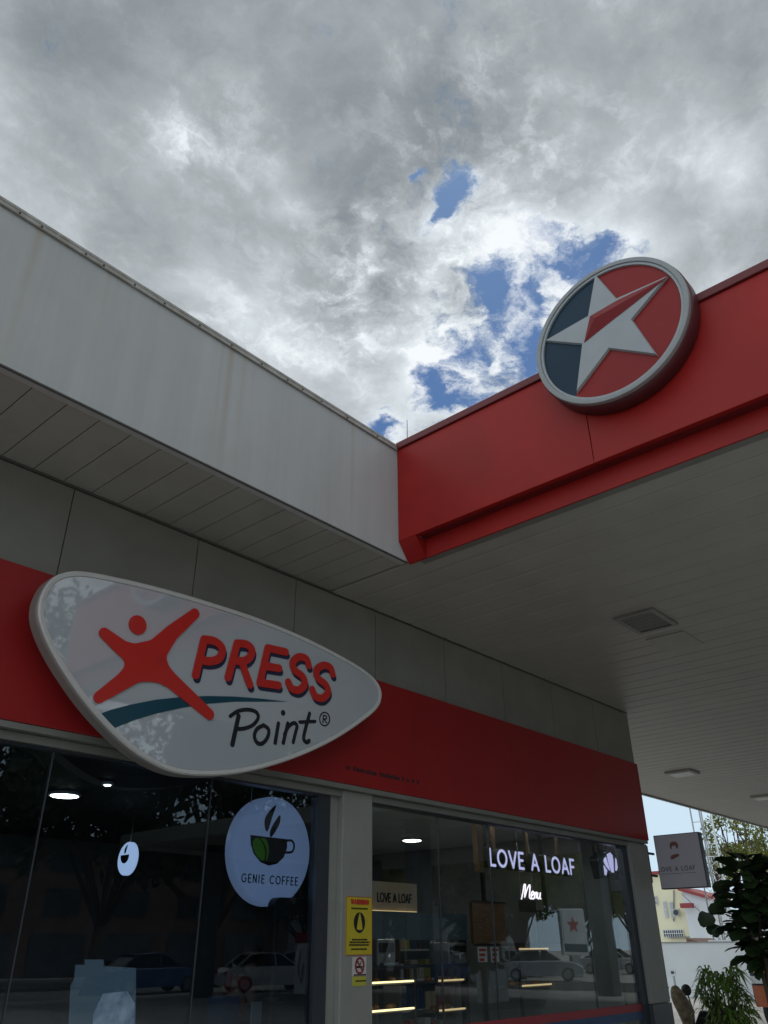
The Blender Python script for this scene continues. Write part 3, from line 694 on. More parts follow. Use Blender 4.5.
bm = bmesh.new(); loft(bm, [L3(offset(ov,.004), YS+.022), L3(offset(ov,-.004), YS+.04), L3(ov, YS+.135), L3(offset(ov,.12), YS+.15), L3(offset(ov,.12), YB-.004)]); obj('sign_body', bm, M['signbody'], oval)
i1 = offset(ov, .042); i2 = offset(ov, .036)
bm = bmesh.new(); loft(bm, [L3(i1, YS+.018), L3(i2, YS-.002), L3(offset(ov,.010), YS-.006), L3(ov, YS+.004), L3(ov, YS+.020)], False, False); obj('sign_rim', bm, M['signrim'], oval)
bm = bmesh.new(); prism(bm, L3(offset(ov,.040), YS+.006), (0,.014,0)); bmesh.ops.triangulate(bm, faces=[f for f in bm.faces if len(f.verts) > 4]); obj('sign_face', bm, M['signface'], oval)
YL = YS+.006   # the face plane; graphics are thin raised vinyl/acrylic pieces in front of it
# swoosh
sw = [(186,317),(215,306),(250,297),(300,287),(350,282),(400,280),(450,281),(500,285),(552,291),(500,291),(450,291),(400,295),(350,303),(300,314),(260,326),(217,343)]
bm = bmesh.new(); prism(bm, L3([Z1(*p) for p in sw], YL-.003), (0,.0025,0)); bmesh.ops.triangulate(bm, faces=[f for f in bm.faces if len(f.verts) > 4]); obj('swoosh', bm, M['teal'], oval)
# figure: smooth union of tapering limbs
hub = Z1(283,214); limbs = [Z1(200,160), Z1(374,122), Z1(190,283), Z1(402,316)]
hub2 = Z1(262,222); mids = [Z1(236,190), Z1(328,160), Z1(236,252), Z1(330,252)]
def fig_fn(X, Y):
    D = None; k = .075
    def cap(a, b, ra, rb):
        a = np.array(a); b = np.array(b); ab = b-a; t = np.clip(((X-a[0])*ab[0]+(Y-a[1])*ab[1])/(ab@ab), 0, 1)
        return np.hypot(X-a[0]-t*ab[0], Y-a[1]-t*ab[1])-(ra+t*(rb-ra))
    for i, (l, m_) in enumerate(zip(limbs, mids)):
        d = np.minimum(cap(l, m_, .042, .062), cap(m_, hub, .062, .108))
        if D is None: D = d
        else:
            h = np.clip(.5+.5*(D-d)/k, 0, 1); D = D*(1-h)+d*h-k*h*(1-h)
    return D
al = np.array(limbs); obj('figure', sdf_bm(fig_fn, al[:,0].min()-.1, al[:,0].max()+.1, al[:,1].min()-.1, al[:,1].max()+.1, .010, lambda a, b: (a, YL-.012, b), (0,.008,0)), M['figure'], oval)
hc = Z1(264,144); obj('figure_head', sdf_bm(sd_strokes([([hc], .074)]), hc[0]-.1, hc[0]+.1, hc[1]-.1, hc[1]+.1, .008, lambda a, b: (a, YL-.012, b), (0,.008,0)), M['letter'], oval)
# PRESS
PR = {
 'P': [[(-48,64)], None],
}
def z1l(l): return [Z1(*p) for p in l]
def z2l(l): return [Z2(*p) for p in l]
word = [
 [z1l([(391,172),(375,240)]), [Z1(*p) for p in crom([(391,172),(412,176),(426,190),(420,208),(402,214),(383,211)], 5, False)]],
 [z2l([(148,95),(112,232)]), z2l(crom([(148,95),(185,99),(208,120),(200,150),(172,167),(130,162)], 5, False)), z2l([(165,166),(200,262)])],
 [z2l([(345,130),(272,114),(240,254),(316,265)]), z2l([(257,186),(318,196)])],
 [z2l(crom([(438,185),(428,158),(398,150),(374,170),(380,202),(412,228),(422,258),(400,283),(370,278),(355,252)], 5, False))],
 [z2l(crom([(535,220),(524,192),(496,184),(470,202),(474,234),(506,262),(516,292),(494,316),(466,310),(452,282)], 5, False))],
]
for ls in word:
    sh = [([(a+.022, b-.026) for a, b in l], .034) for l in ls]
    strokes_obj('letter_shadow', sh, .009, YL-.005, .003, M['navy'], oval)
    strokes_obj('letter', [(l, .034) for l in ls], .009, YL-.016, .009, M['letter'], oval)
pt = [
 ([z2l([(157,388),(132,503)]), z2l(crom([(124,388),(155,368),(195,362),(228,372),(236,396),(215,424),(180,438),(150,440)], 5, False))], [.021,.016]),
 ([z2l(crom([(258,425),(232,440),(221,468),(232,496),(254,498),(275,472),(278,442),(258,425)], 5, False))], [.017]),
 ([z2l([(318,418),(305,496)]), [Z2(337,375)]], [.018,.024]),
 ([z2l([(356,418),(338,496)]), z2l(crom([(343,462),(358,432),(380,416),(393,428),(386,460),(378,494)], 5, False))], [.018,.017]),
 ([z2l(crom([(444,378),(430,430),(420,478),(432,494),(442,488)], 4, False)), z2l([(404,412),(466,410)])], [.018,.015]),
]
for ls, rs in pt:
    strokes_obj('script_letter', [(l, r) for l, r in zip(ls, rs)], .006, YL-.004, .003, M['inkblack'], oval)
circ = [Z2(505+20*math.cos(t), 400+27*math.sin(t)) for t in np.linspace(0, 2*math.pi, 25)]
strokes_obj('registered_mark', [(circ, .0055), (z2l([(498,414),(500,386)]), .006), (z2l(crom([(500,386),(511,388),(512,398),(499,401)], 4, False)), .006), (z2l([(504,401),(512,415)]), .006)], .004, YL-.004, .003, M['inkblack'], oval)

# ------------------------------------------------------------------ signs in the left window
YG = 5.86
cp, rp_ = at(268,850,1,YG), .485
gc = thing('round_coffee_sign', 'large round backlit coffee sign with black cup, hung inside the left window', 'sign', (cp[0],YG+.1,cp[2]))
GX = (at(309,853,1,YG)[0]+at(226,851,1,YG)[0])/2; GZ = (at(268,793,1,YG)[2]+at(268,909,1,YG)[2])/2
RX = (at(309,853,1,YG)[0]-at(226,851,1,YG)[0])/2; RZ = (at(268,793,1,YG)[2]-at(268,909,1,YG)[2])/2; RG = (RX+RZ)/2*.945; GX += .05
bm = bmesh.new(); lathe(bm, [(RG-.02,YG+.0),(RG,YG+.015),(RG,YG+.12),(RG-.02,YG+.125)], (GX,0,GZ), axis=1, seg=64); obj('light_box', bm, M['litround'], gc)
for dx in (-.25,.25):
    bm = bmesh.new(); tube(bm, [(GX+dx,YG+.06,GZ+.35),(GX+dx,YG+.06,3.08)], .004); obj('hanging_wire', bm, M['steel'], gc)
S6 = 546/130
G6 = lambda x_, y_: (lambda p: (p[0], p[2]))(at(210+x_/S6, 780+y_/S6, 1, YG))
def flat(nm, outl, m_, par, y, d=.003, n=6, closed=True, sm=True):
    bm = bmesh.new(); P = crom(outl, n) if sm else outl
    prism(bm, [(p[0], y, p[1]) for p in P], (0,d,0)); bmesh.ops.triangulate(bm, faces=[f for f in bm.faces if len(f.verts) > 4]); return obj(nm, bm, m_, par)
cup = [G6(*p) for p in ((168,231),(322,249),(322,285),(308,325),(280,352),(245,360),(210,345),(182,310),(170,270))]
flat('cup', cup, M['inkblack'], gc, YG-.006, n=1, sm=False)
strokes_obj('cup_handle', [([G6(*p) for p in crom([(322,255),(342,255),(352,275),(345,300),(325,305),(312,303)], 4, False)], .010)], .006, YG-.006, .003, M['inkblack'], gc)
flat('steam', [G6(*p) for p in ((275,105),(262,150),(240,215),(228,190),(235,150))], M['inkblack'], gc, YG-.006)
flat('steam', [G6(*p) for p in ((292,148),(290,185),(258,238),(250,225),(262,190))], M['inkblack'], gc, YG-.006)
flat('bean', [G6(*p) for p in ((178,260),(195,243),(215,262),(228,300),(222,338),(200,325),(182,295))], M['greenleafbean'], gc, YG-.010)
flat('bean', [G6(*p) for p in ((212,245),(232,250),(244,290),(238,330),(232,335),(238,300),(226,268))], M['greenleafbean'], gc, YG-.010)
a, b = G6(133,400), G6(368,430); tz = G6(250,418)[1]
for ls in text_strokes('GENIE COFFEE', a[0], b[0], tz-.032, .062, .0046, track=.35): strokes_obj('letter', ls, .004, YG-.006, .003, M['inkblack'], gc)

XQ = 5.55
p = at(126,858.5,0,XQ); rs_ = (at(126,842,0,XQ)[2]-at(126,875,0,XQ)[2])/2
sm = thing('small_round_sign', 'small round backlit coffee sign glowing deep inside the left window', 'sign', (XQ,p[1],p[2]))
bm = bmesh.new(); lathe(bm, [(rs_-.01,XQ),(rs_,XQ+.01),(rs_,XQ+.05)], (0,p[1],p[2]), axis=0, seg=40); obj('light_box', bm, M['litsmall'], sm)
sc_ = rs_/RG
def shr(pt): return (p[1]-(pt[0]-GX)*sc_, p[2]+(pt[1]-GZ)*sc_)
def flatx(nm, outl, m_, par, x, n=4):
    bm = bmesh.new(); prism(bm, [(x, q[0], q[1]) for q in crom(outl, n)], (.003,0,0)); bmesh.ops.triangulate(bm, faces=[f for f in bm.faces if len(f.verts) > 4]); return obj(nm, bm, m_, par)
flatx('cup', [shr(q) for q in cup], M['inkblack'], sm, XQ-.006, 1)
flatx('steam', [shr(G6(*q)) for q in ((280,108),(275,150),(250,225),(232,200),(240,150))], M['inkblack'], sm, XQ-.006)
bm = bmesh.new(); tube(bm, [(XQ+.03,p[1],p[2]+rs_*.9),(XQ+.03,p[1],3.08)], .004); obj('hanging_wire', bm, M['steel'], sm)

# black rounded cabinet in front of the coffee sign
p0 = at(274,897,1,5.72); p1_ = at(312,897,1,5.72)
bm = bmesh.new(); r_ = .07; zt = p0[2]
prof = [(p0[0],.05),(p1_[0],.05)]+[(p1_[0]-r_+r_*math.cos(R(t)), zt-r_+r_*math.sin(R(t))) for t in range(0,91,15)]+[(p0[0]+r_+r_*math.cos(R(t)), zt-r_+r_*math.sin(R(t))) for t in range(90,181,15)]
prism(bm, [(a, 5.70, b) for a, b in prof], (0,.10,0))
cb = thing('tall_speaker', 'tall black round-topped cabinet covering the lower edge of the coffee sign', 'cabinet', ((p0[0]+p1_[0])/2,5.75,.05))
obj('cabinet', bm, M['black'], cb, bevel=.01)
obj('front_grille', bx((p0[0]+.04,5.692,.5),(p1_[0]-.04,5.698,zt-.15)), M['blackmatte'], cb)
obj('base', bx((p0[0]-.03,5.66,.052),(p1_[0]+.03,5.84,.09)), M['black'], cb)
# poster on the glass
S4 = 768/340
q4 = lambda x_, y_, Y=5.58: (lambda p: (p[0], p[2]))(at(x_/S4, 720+y_/S4, 1, Y))
po = thing('paper_poster', 'pale blue notice sheet with a tab on top taped inside the left window', 'poster', (3.4,5.58,1.2))
flat('sheet', [q4(*p) for p in ((168,553),(190,553),(190,541),(233,541),(234,556),(306,560),(304,760),(150,760),(158,600),(166,585))], M['paper'], po, 5.572, .003, sm=False)
flat('printed_picture', [q4(*p) for p in ((230,618),(285,612),(302,640),(300,735),(205,735),(208,665))], M['printpic'], po, 5.566, .003, sm=False)
rr = random.Random(5)
# notices on the column
YC = YB+.07
n1 = thing('warning_notice', 'yellow warning notice with red heading and black oval flame symbol on the column', 'notice', (5.83,YC,1.78))
ax, bx_, zt, zb = at(346,896,1,YC)[0], at(372,896,1,YC)[0]-.005, at(360,897,1,YC)[2], at(360,955,1,YC)[2]
W_ = bx_-ax; H_ = zt-zb
obj('plate', bx((ax,YC-.006,zb),(bx_,YC-.001,zt)), M['yellow'], n1)
obj('plate_border', bx((ax,YC-.008,zb),(ax+.004,YC-.0065,zt),(bx_-.004,YC-.008,zb),(bx_,YC-.0065,zt),(ax+.004,YC-.008,zt-.004),(bx_-.004,YC-.0065,zt),(ax+.004,YC-.008,zb),(bx_-.004,YC-.0065,zb+.004)), M['signred'], n1)
for ls in text_strokes('WARNING', ax+.18*W_, bx_-.14*W_, zt-.125*H_, .07*H_, .006, .3): strokes_obj('letter', ls, .0035, YC-.010, .003, M['signred'], n1)
cxn, czn = (ax+bx_)/2, zt-.45*H_
el_ = lambda rx, rz, n=32: [(cxn+rx*math.cos(t), czn+rz*math.sin(t)) for t in np.linspace(0, 2*math.pi, n, endpoint=False)]
flat('symbol_ground', el_(.072,.082), M['inkblack'], n1, YC-.010, sm=False)
flat('symbol_flame', [(cxn,czn+.075),(cxn+.018,czn+.03),(cxn+.032,czn-.03),(cxn+.03,czn-.055),(cxn-.03,czn-.055),(cxn-.032,czn-.03),(cxn-.018,czn+.03)], M['yellow'], n1, YC-.013, n=4)
bm = bmesh.new()
for row, wf in ((.205,.62),(.74,.55),(.785,.72),(.83,.75),(.90,.60)):
    x = cxn-wf*W_/2
    while x < cxn+wf*W_/2:
        w = rr.uniform(.006,.02); box(bm, (x,YC-.0095,zt-row*H_-.007),(x+w,YC-.007,zt-row*H_+.006)); x += w+.006
obj('small_print', bm, M['inkblack'], n1)
n2 = thing('no_smoking_notice', 'white no smoking sticker with yellow strip, below the yellow notice on the column', 'notice', (5.86,YC,1.45))
a2, b2, t2, m2, z2 = at(351,0,1,YC)[0] if False else at(352,970,1,YC)[0], at(366,970,1,YC)[0], at(358,957,1,YC)[2], at(358,976,1,YC)[2], at(358,986,1,YC)[2]
obj('sticker', bx((a2,YC-.004,m2),(b2,YC-.001,t2)), M['paperwhite'], n2)
o_ = obj('lower_strip', bx((a2,YC-.004,z2),(b2,YC-.001,m2-.004)), M['yellowdim'], n2)
cxs, czs = (a2+b2)/2, (t2+m2)/2+.006
cr_ = [(cxs+.052*math.cos(t), czs+.058*math.sin(t)) for t in np.linspace(0, 2*math.pi, 25)]
strokes_obj('prohibition_ring', [(cr_, .008), ([(cxs-.036,czs+.04),(cxs+.036,czs-.04)], .007)], .004, YC-.010, .003, M['maroonring'], n2)
strokes_obj('cigarette', [([(cxs-.034,czs-.01),(cxs+.03,czs-.01)], .008), ([(cxs+.012,czs+.01),(cxs+.02,czs+.03)], .004)], .003, YC-.0065, .002, M['inkblack'], n2)
bm = bmesh.new(); x = a2+.02
while x < b2-.02: w = rr.uniform(.006,.016); box(bm, (x,YC-.0065,m2-.002+.004),(x+w,YC-.0045,m2+.014)); x += w+.005
x = a2+.04
while x < b2-.01: w = rr.uniform(.006,.016); box(bm, (x,YC-.0065,(m2+z2)/2-.006),(x+w,YC-.0045,(m2+z2)/2+.006)); x += w+.005
obj('small_print', bm, M['inkblack'], n2)

# ------------------------------------------------------------------ signs in the right window
YR = 5.95
lt = thing('lit_letter_sign', 'row of glowing violet-white LOVE A LOAF letters hanging inside the right window', 'sign', (9.7,YR,2.55))
xa, xb = at(490,848,1,YR)[0], at(574,860,1,YR)[0]; za, zb_ = at(490,866,1,YR)[2]+.012, at(490,848,1,YR)[2]-.012
obj('mounting_bar', bx((xa-.05,YR+.09,za+.06),(xb+.05,YR+.12,za+.11)), M['black'], lt)
for ls in text_strokes('LOVE A LOAF', xa, xb, za, zb_-za, .0155, .22):
    c_ = strokes_obj('letter_can', [(l, .030) for l, r in ls], .012, YR+.006, .08, M['black'], lt)
    strokes_obj('letter_face', ls, .008, YR, .005, M['litletter'], c_)
bm = bmesh.new()
for dx in (.12,.5,.88): box(bm, (xa+(xb-xa)*dx-.03,YR+.10,za+.1),(xa+(xb-xa)*dx+.03,YR+.13,3.11))
obj('hanger', bm, M['wood'], lt)
S7 = 768/70
q7 = lambda x_, y_, Y=YR: (lambda p: (p[0], p[2]))(at(580+x_/S7, 840+y_/S7, 1, Y))
cs = thing('croissant_sign', 'glowing croissant emblem of five segments beside the lit letters', 'sign', (11.3,YR,2.5))
back = [q7(*p) for p in ((215,200),(290,120),(350,110),(400,170),(440,225),(475,330),(490,430),(440,430),(390,380),(350,400),(310,360),(300,410),(265,410),(240,300))]
flat('backing', back, M['black'], cs, YR+.006, .16, n=4)
for pg in (((285,150),(330,130),(362,160),(375,230),(382,368),(350,362),(322,290),(295,200)), ((256,205),(283,178),(318,290),(340,345),(285,290),(256,240)), ((256,272),(306,332),(292,392),(272,385)), ((384,190),(425,236),(430,268),(402,345),(386,340)), ((436,290),(468,350),(478,420),(445,385),(420,345))):
    gc2 = np.mean(pg, 0); flat('lit_segment', [q7(*(gc2+(np.array(p)-gc2)*(.80,.93))) for p in pg], M['litletter'], cs, YR, .005, n=1, sm=False)
bm = bmesh.new()
for X_ in (205,265): a = q7(X_,150); tube(bm, [(a[0],YR+.08,a[1]-.02),(a[0],YR+.08,3.11)], .015)
obj('hanger', bm, M['black'], cs)
YM = 6.4; S5 = 7.68
q5 = lambda x_, y_, Y=YM: (lambda p: (p[0], p[2]))(at(480+x_/S5, 840+y_/S5, 1, Y))
mn = thing('neon_menu_sign', 'pink-white neon script sign reading Menu on a dark clear panel', 'sign', (10.2,YM,2.2))
ms = [[(318,455),(330,400),(338,348),(348,345),(346,400),(343,440),(358,390),(375,350),(384,352),(381,410),(380,440),(392,452)],
      [(392,430),(410,418),(412,400),(402,396),(394,420),(398,448),(412,450),(420,430)], [(422,402),(420,450)], [(421,430),(430,403),(438,410),(434,448)],
      [(444,404),(442,440),(450,452),(460,432),(463,404)], [(463,404),(461,445),(468,452)]]
for l in ms:
    bm = bmesh.new(); pts = [(p[0], YM, p[1]) for p in crom([q5(*a) for a in l], 4, False)]; tube(bm, pts, .0095, 6); obj('neon_tube', bm, M['neon'], mn)
a, b = q5(300,330), q5(480,470)
obj('backing_board', bx((a[0],YM+.02,b[1]-.14),(b[0]-.15,YM+.03,b[1])), M['black'], mn)
for x_ in (a[0]+.05, b[0]-.2):
    bm = bmesh.new(); tube(bm, [(x_,YM+.02,b[1]),(x_,YM+.02,3.11)], .004); obj('hanging_wire', bm, M['steel'], mn)

a, b = at(480,830,1,YR), at(488,872,1,YR)
obj('side_panel', bx((a[0],YR+.05,b[2]),(b[0],YR+.12,3.11)), M['wood'], lt)

# bakery counter, bulkhead and wall board
YK = 8.2
k0, k1 = at(366,912,1,YK), at(468,940,1,YK)
bk = thing('counter_bulkhead', 'blue-grey panelled bulkhead above the bakery counter, seen through the right window', 'bulkhead', (9.5,YK,0))
bm = bmesh.new(); xx = np.linspace(8.72,k1[0],6)
for a, b in zip(xx, xx[1:]): box(bm, (a+.004,YK,k1[2]),(b-.004,YK+.10,2.04))
obj('panel', bm, M['bluegrey'], bk); obj('post', bx((k1[0]-.1,YK+.02,.05),(k1[0]-.02,YK+.1,k1[2]-.003)), M['darkframe'], bk); obj('post', bx((8.72,YK+.02,.05),(8.80,YK+.1,k1[2]-.003)), M['darkframe'], bk)
wb = thing('wall_board_sign', 'tan board lettered LOVE A LOAF in black, standing on the blue-grey bulkhead', 'sign', (9.4,YK,2.05))
b0, b1 = at(366,880,1,YK), at(419,910,1,YK)
obj('board', bx((8.75,YK+.03,2.043),(b1[0],YK+.07,b0[2])), M['tan'], wb, bevel=.004)
obj('light_strip', bx((8.65,YK+.0,2.045),(b1[0]-.05,YK+.012,2.053)), M['leddim'], wb)
a, b = at(379,898,1,YK), at(413,900,1,YK)
for ls in text_strokes('LOVE A LOAF', a[0], b[0], at(395,902,1,YK)[2], .105, .010, .12): strokes_obj('letter', ls, .006, YK+.024, .005, M['inkblack'], wb)
def showcase(x0, x1, y, zt, leds, label, lm):
    t = thing('display_case', label, 'display case', ((x0+x1)/2,y+.25,.05), group='bakery display cases')
    obj('case_base', bx((x0,y+.02,.052),(x1,y+.55,.55)), M['black'], t); obj('case_top', bx((x0,y,zt),(x1,y+.55,zt+.035)), M['darkframe'], t)
    obj('case_post', bx((x0,y+.02,.553),(x0+.03,y+.05,zt-.003),(x1-.03,y+.02,.553),(x1,y+.05,zt-.003)), M['darkframe'], t)
    for z in leds:
        s_ = obj('shelf', bx((x0+.035,y+.06,z-.03),(x1-.035,y+.5,z-.012)), M['steel'], t)
        obj('light_strip', bx((x0+.04,y+.035,z-.010),(x1-.04,y+.055,z+.010)), lm, s_)
        for k in range(int((x1-x0)/.16)):
            b_ = bmesh.new(); cx = x0+.12+k*.16; lathe(b_, [(.02,0),(.05,.012),(.055,.03),(.035,.055),(.01,.062)], (cx, y+.25+rr.uniform(-.08,.08), z-.012), seg=10)
            tag(obj('bread_roll', b_, M['bread']), 'golden bread roll in a row on a lit display shelf', 'bread', 'bread rolls in the display cases')
YV = 7.5
v0, v1 = at(366,983,1,YV), at(418,981,1,YV)
showcase(8.0, v1[0], YV, 1.36, [at(395,982,1,YV)[2], at(395,1010,1,YV)[2]], 'left display case with two bright warm light strips, below the bulkhead', M['led'])
v0, v1 = at(438,981,1,YV), at(468,980,1,YV)
showcase(v0[0], v1[0], YV, 1.36, [v0[2], at(440,1011,1,YV)[2]], 'narrow middle display case with dimmer light strips', M['leddim'])
YH = 7.2
v0, v1 = at(519,948,1,YH), at(572,948,1,YH)
showcase(v0[0]-.0, v1[0], YH, v0[2]+.03, [v0[2]-.012, at(540,985,1,YH)[2]], 'right display case with one long dim strip, below the black screen', M['leddim'])
def panel_thing(nm, lab, cat, x0, y0, x1, y1, Y, m_, extra=None, foot=True):
    a, b = at(x0,y0,1,Y), at(x1,y1,1,Y); zt_ = (a[2]); zb2 = b[2]
    t = thing(nm, lab, cat, ((a[0]+b[0])/2,Y,zb2)); obj('panel', bx((a[0],Y,zb2),(b[0],Y+.05,zt_)), m_, t, bevel=.005)
    obj('bracket', bx(((a[0]+b[0])/2-.03,Y+.053,zb2+.02),((a[0]+b[0])/2+.03,Y+.09,3.11)), M['black'], t)
    return t, a, b
t, a, b = panel_thing('menu_board', 'dark brown blank board hanging left of the neon Menu sign', 'board', 472,902,507,944, 7.0, M['wood'])
obj('frame', bx((a[0]-.02,6.99,b[2]-.02),(b[0]+.02,6.998,b[2]),(a[0]-.02,6.99,a[2]),(b[0]+.02,6.998,a[2]+.02)), M['black'], t)
t, a, b = panel_thing('display_screen', 'black switched-off screen hanging under the neon Menu sign', 'screen', 538,910,565,944, 6.9, M['black'])
obj('bezel', bx((a[0]+.02,6.888,b[2]+.02),(b[0]-.02,6.898,a[2]-.02)), M['carglass'], t)
for nm, x0, x1, yt, Y, lab in (('drinks_fridge', 592,611,948,6.9,'black upright drinks fridge near the right end of the window'),):
    a, b = at(x0,yt,1,Y), at(x1,yt,1,Y)
    t = thing(nm, lab, 'fridge', ((a[0]+b[0])/2,Y+.3,.05)); obj('cabinet', bx((a[0],Y,.12),(b[0],Y+.55,a[2])), M['black'], t, bevel=.01)
    obj('door', bx((a[0]+.03,Y-.03,.2),(b[0]-.03,Y-.003,a[2]-.1)), M['carglass'], t); obj('handle', bx((b[0]-.09,Y-.07,.8),(b[0]-.06,Y-.033,1.2)), M['chrome'], t)
    obj('foot', bx((a[0]+.03,Y+.03,.052),(b[0]-.03,Y+.5,.117)), M['black'], t)
cols_ = [M['paperwhite'], M['tan'], M['signred'], M['decalblue'], M['yellowdim'], M['wood'], M['bean_'] if 'bean_' in M else M['greenleafbean']]
for k, (x0, x1, y) in enumerate(((8.9,10.3,9.3),(10.45,11.8,9.0))):
    t = thing('product_shelf', ('left' if k == 0 else 'right')+' stocked shelf rack standing behind the bakery counter', 'shelf rack', ((x0+x1)/2,y,.05), group='stocked shelf racks')
    obj('back_panel', bx((x0,y+.32,.05),(x1,y+.34,1.95)), M['bluegrey'], t)
    for x_ in (x0, x1-.03): obj('side_panel', bx((x_,y,.05),(x_+.03,y+.315,1.95)), M['frame'], t)
    for z in (.35,.75,1.15,1.55,1.92):
        obj('shelf', bx((x0+.033,y+.01,z),(x1-.033,y+.31,z+.025)), M['white'], t)
        if z > 1.9: continue
        x = x0+.06
        while x < x1-.2:
            w = rr.uniform(.07,.15); h = rr.uniform(.14,.30); dp = rr.uniform(.10,.2)
            tag(obj('product_box', bx((x,y+.03,z+.027),(x+w,y+.03+dp,z+.027+h)), cols_[rr.randrange(6)], bevel=.004), 'small packaged product standing on a stocked shelf rack', 'package', 'packages on the shelf racks'); x += w+rr.uniform(.01,.06)
def machine(x, y, w, h, lab, zb=1.395):
    t = thing('coffee_machine', lab, 'coffee machine', (x,y,zb)); obj('housing', bx((x,y,zb),(x+w,y+.35,zb+h)), M['steel'], t, bevel=.015)
    obj('front_panel', bx((x+.03,y-.012,zb+h*.5),(x+w-.03,y-.002,zb+h*.85)), M['black'], t); obj('drip_tray', bx((x+.03,y-.08,zb+.01),(x+w-.03,y-.002,zb+.04)), M['chrome'], t)
    bm = bmesh.new(); lathe(bm, [(.02,-.1),(.025,0)], (x+w/2,y-.04,zb+h*.48), seg=10); obj('spout', bm, M['chrome'], t)
machine(8.35,7.55,.34,.30,'steel coffee machine on the left display case')
machine(9.8,7.55,.40,.26,'wide steel coffee machine on the middle display case')
# small posters in the right window
for k, (x0, x1) in enumerate(((476,486),(489,498))):
    a, b = at(x0,947,1,5.6), at(x1,962,1,5.6)
    t = thing('window_notice', ('left' if k == 0 else 'right')+' one of two small red and white notices stuck in the right window', 'notice', (a[0],5.6,b[2]))
    obj('sheet', bx((a[0],5.58,b[2]),(b[0],5.583,a[2])), M['paperwhite'], t)
    bm = bmesh.new()
    for j in range(3): box(bm, (a[0]+.02,5.576,a[2]-.04-j*.045),(b[0]-.02-.02*j,5.5785,a[2]-.015-j*.045))
    obj('print', bm, M['signred'], t)

# blade sign past the end column
XB = 12.3
ya, yb, z_t, z_b = at(698,831,0,XB)[1], 5.50, 3.055, 2.32
bl = thing('blade_sign', 'square pale LOVE A LOAF box sign on black brackets beyond the end column', 'sign', (XB+.05,YC+.1,2.7))
obj('sign_box', bx((XB,ya,z_b),(XB+.12,yb,z_t)), M['black'], bl, bevel=.008)
obj('sign_panel', bx((XB-.008,ya+.012,z_b+.012),(XB-.001,yb-.012,z_t-.012)), M['bladeface'], bl)
obj('bracket', bx((11.968,YC+.05,2.40),(12.10,YC+.09,2.90)), M['black'], bl)
for z in (2.50,2.80): obj('bracket_arm', bx((12.10,YC+.05,z-.015),(XB-.001,YC+.08,z+.015)), M['black'], bl)
S1 = 9.6
q1 = lambda x_, y_: (lambda p: (p[1], p[2]))(at(640+x_/S1, 820+y_/S1, 0, XB-.01))
def flatx(nm, outl, m_, par, x, n=4):
    bm = bmesh.new(); prism(bm, [(x, p[0], p[1]) for p in crom(outl, n)], (.003,0,0)); bmesh.ops.triangulate(bm, faces=[f for f in bm.faces if len(f.verts) > 4]); return obj(nm, bm, m_, par)
flatx('chef_hair', [q1(*p) for p in ((292,275),(285,235),(300,212),(335,208),(362,228),(365,262),(350,275),(340,248),(310,250),(302,278))], M['breadtan'], bl, XB-.012)
flatx('loaf_drawing', [q1(*p) for p in ((295,372),(298,345),(330,330),(370,325),(372,345),(345,362),(310,380))], M['breadtan'], bl, XB-.012)
a, b = q1(182,490), q1(532,465)
for ls in text_strokes('LOVE A LOAF', 0, abs(a[0]-b[0]), 0, .055, .0045, .3):
    strokes_obj('letter', ls, .004, 0, 0, M['logogrey'], bl, to3=lambda u, v: (XB-.012, a[0]-u, a[1]-.01+v), thick=(.003,0,0))
obj('underline', bx((XB-.012,b[0],a[1]-.05),(XB-.0085,a[0],a[1]-.045)), M['logogrey'], bl)

# ------------------------------------------------------------------ barista inside
def skin_mesh(joints, edges, rad, sub=2):
    me = bpy.data.meshes.new('s'); me.from_pydata([tuple(j) for j in joints], edges, []); me.update()
    o = bpy.data.objects.new('s', me); C.objects.link(o)
    md = o.modifiers.new('skin', 'SKIN'); md.use_smooth_shade = True
    for i, r in enumerate(rad):
        r = r if isinstance(r, tuple) else (r, r)
        me.skin_vertices[0].data[i].radius = r
    me.skin_vertices[0].data[0].use_root = True
    s_ = o.modifiers.new('sub', 'SUBSURF'); s_.levels = sub; s_.render_levels = sub
    dg = bpy.context.evaluated_depsgraph_get(); dg.update()
    res = bpy.data.meshes.new_from_object(o.evaluated_get(dg)); bpy.data.objects.remove(o)
    return res
hp = at(248,962,1,7.3); px_, py_ = hp[0], hp[1]
per = thing('person', 'person in dark maroon shirt and cap leaning forward behind the left window', 'person', (px_-.18,py_,.05), R(-25))
hz_ = hp[2]-.05
J = [(0,0,.92),(.03,0,1.08),(.08,0,1.24),(.13,0,hz_-.17),(.155,0,hz_-.11),(.18,0,hz_-.02),(.19,0,hz_+.06),
     (.12,.17,hz_-.20),(.16,.22,1.08),(.36,.16,1.0),(.43,.14,1.0),
     (.12,-.17,hz_-.20),(.16,-.22,1.08),(.36,-.16,1.0),(.43,-.14,1.0),
     (0,.10,.84),(.02,.11,.46),(-.02,.12,.07),(.12,.13,.03),(0,-.10,.84),(.02,-.11,.46),(-.02,-.12,.07),(.12,-.13,.03)]
E_ = [(0,1),(1,2),(2,3),(3,4),(4,5),(5,6),(3,7),(7,8),(8,9),(9,10),(3,11),(11,12),(12,13),(13,14),(0,15),(15,16),(16,17),(17,18),(0,19),(19,20),(20,21),(21,22)]
Rd = [(.14,.11),(.13,.10),(.14,.11),(.10,.09),.055,(.085,.08),(.08,.075),.06,.042,.03,.038,.06,.042,.03,.038,.085,.06,.04,.035,.085,.06,.04,.035]
n_ = len(J)
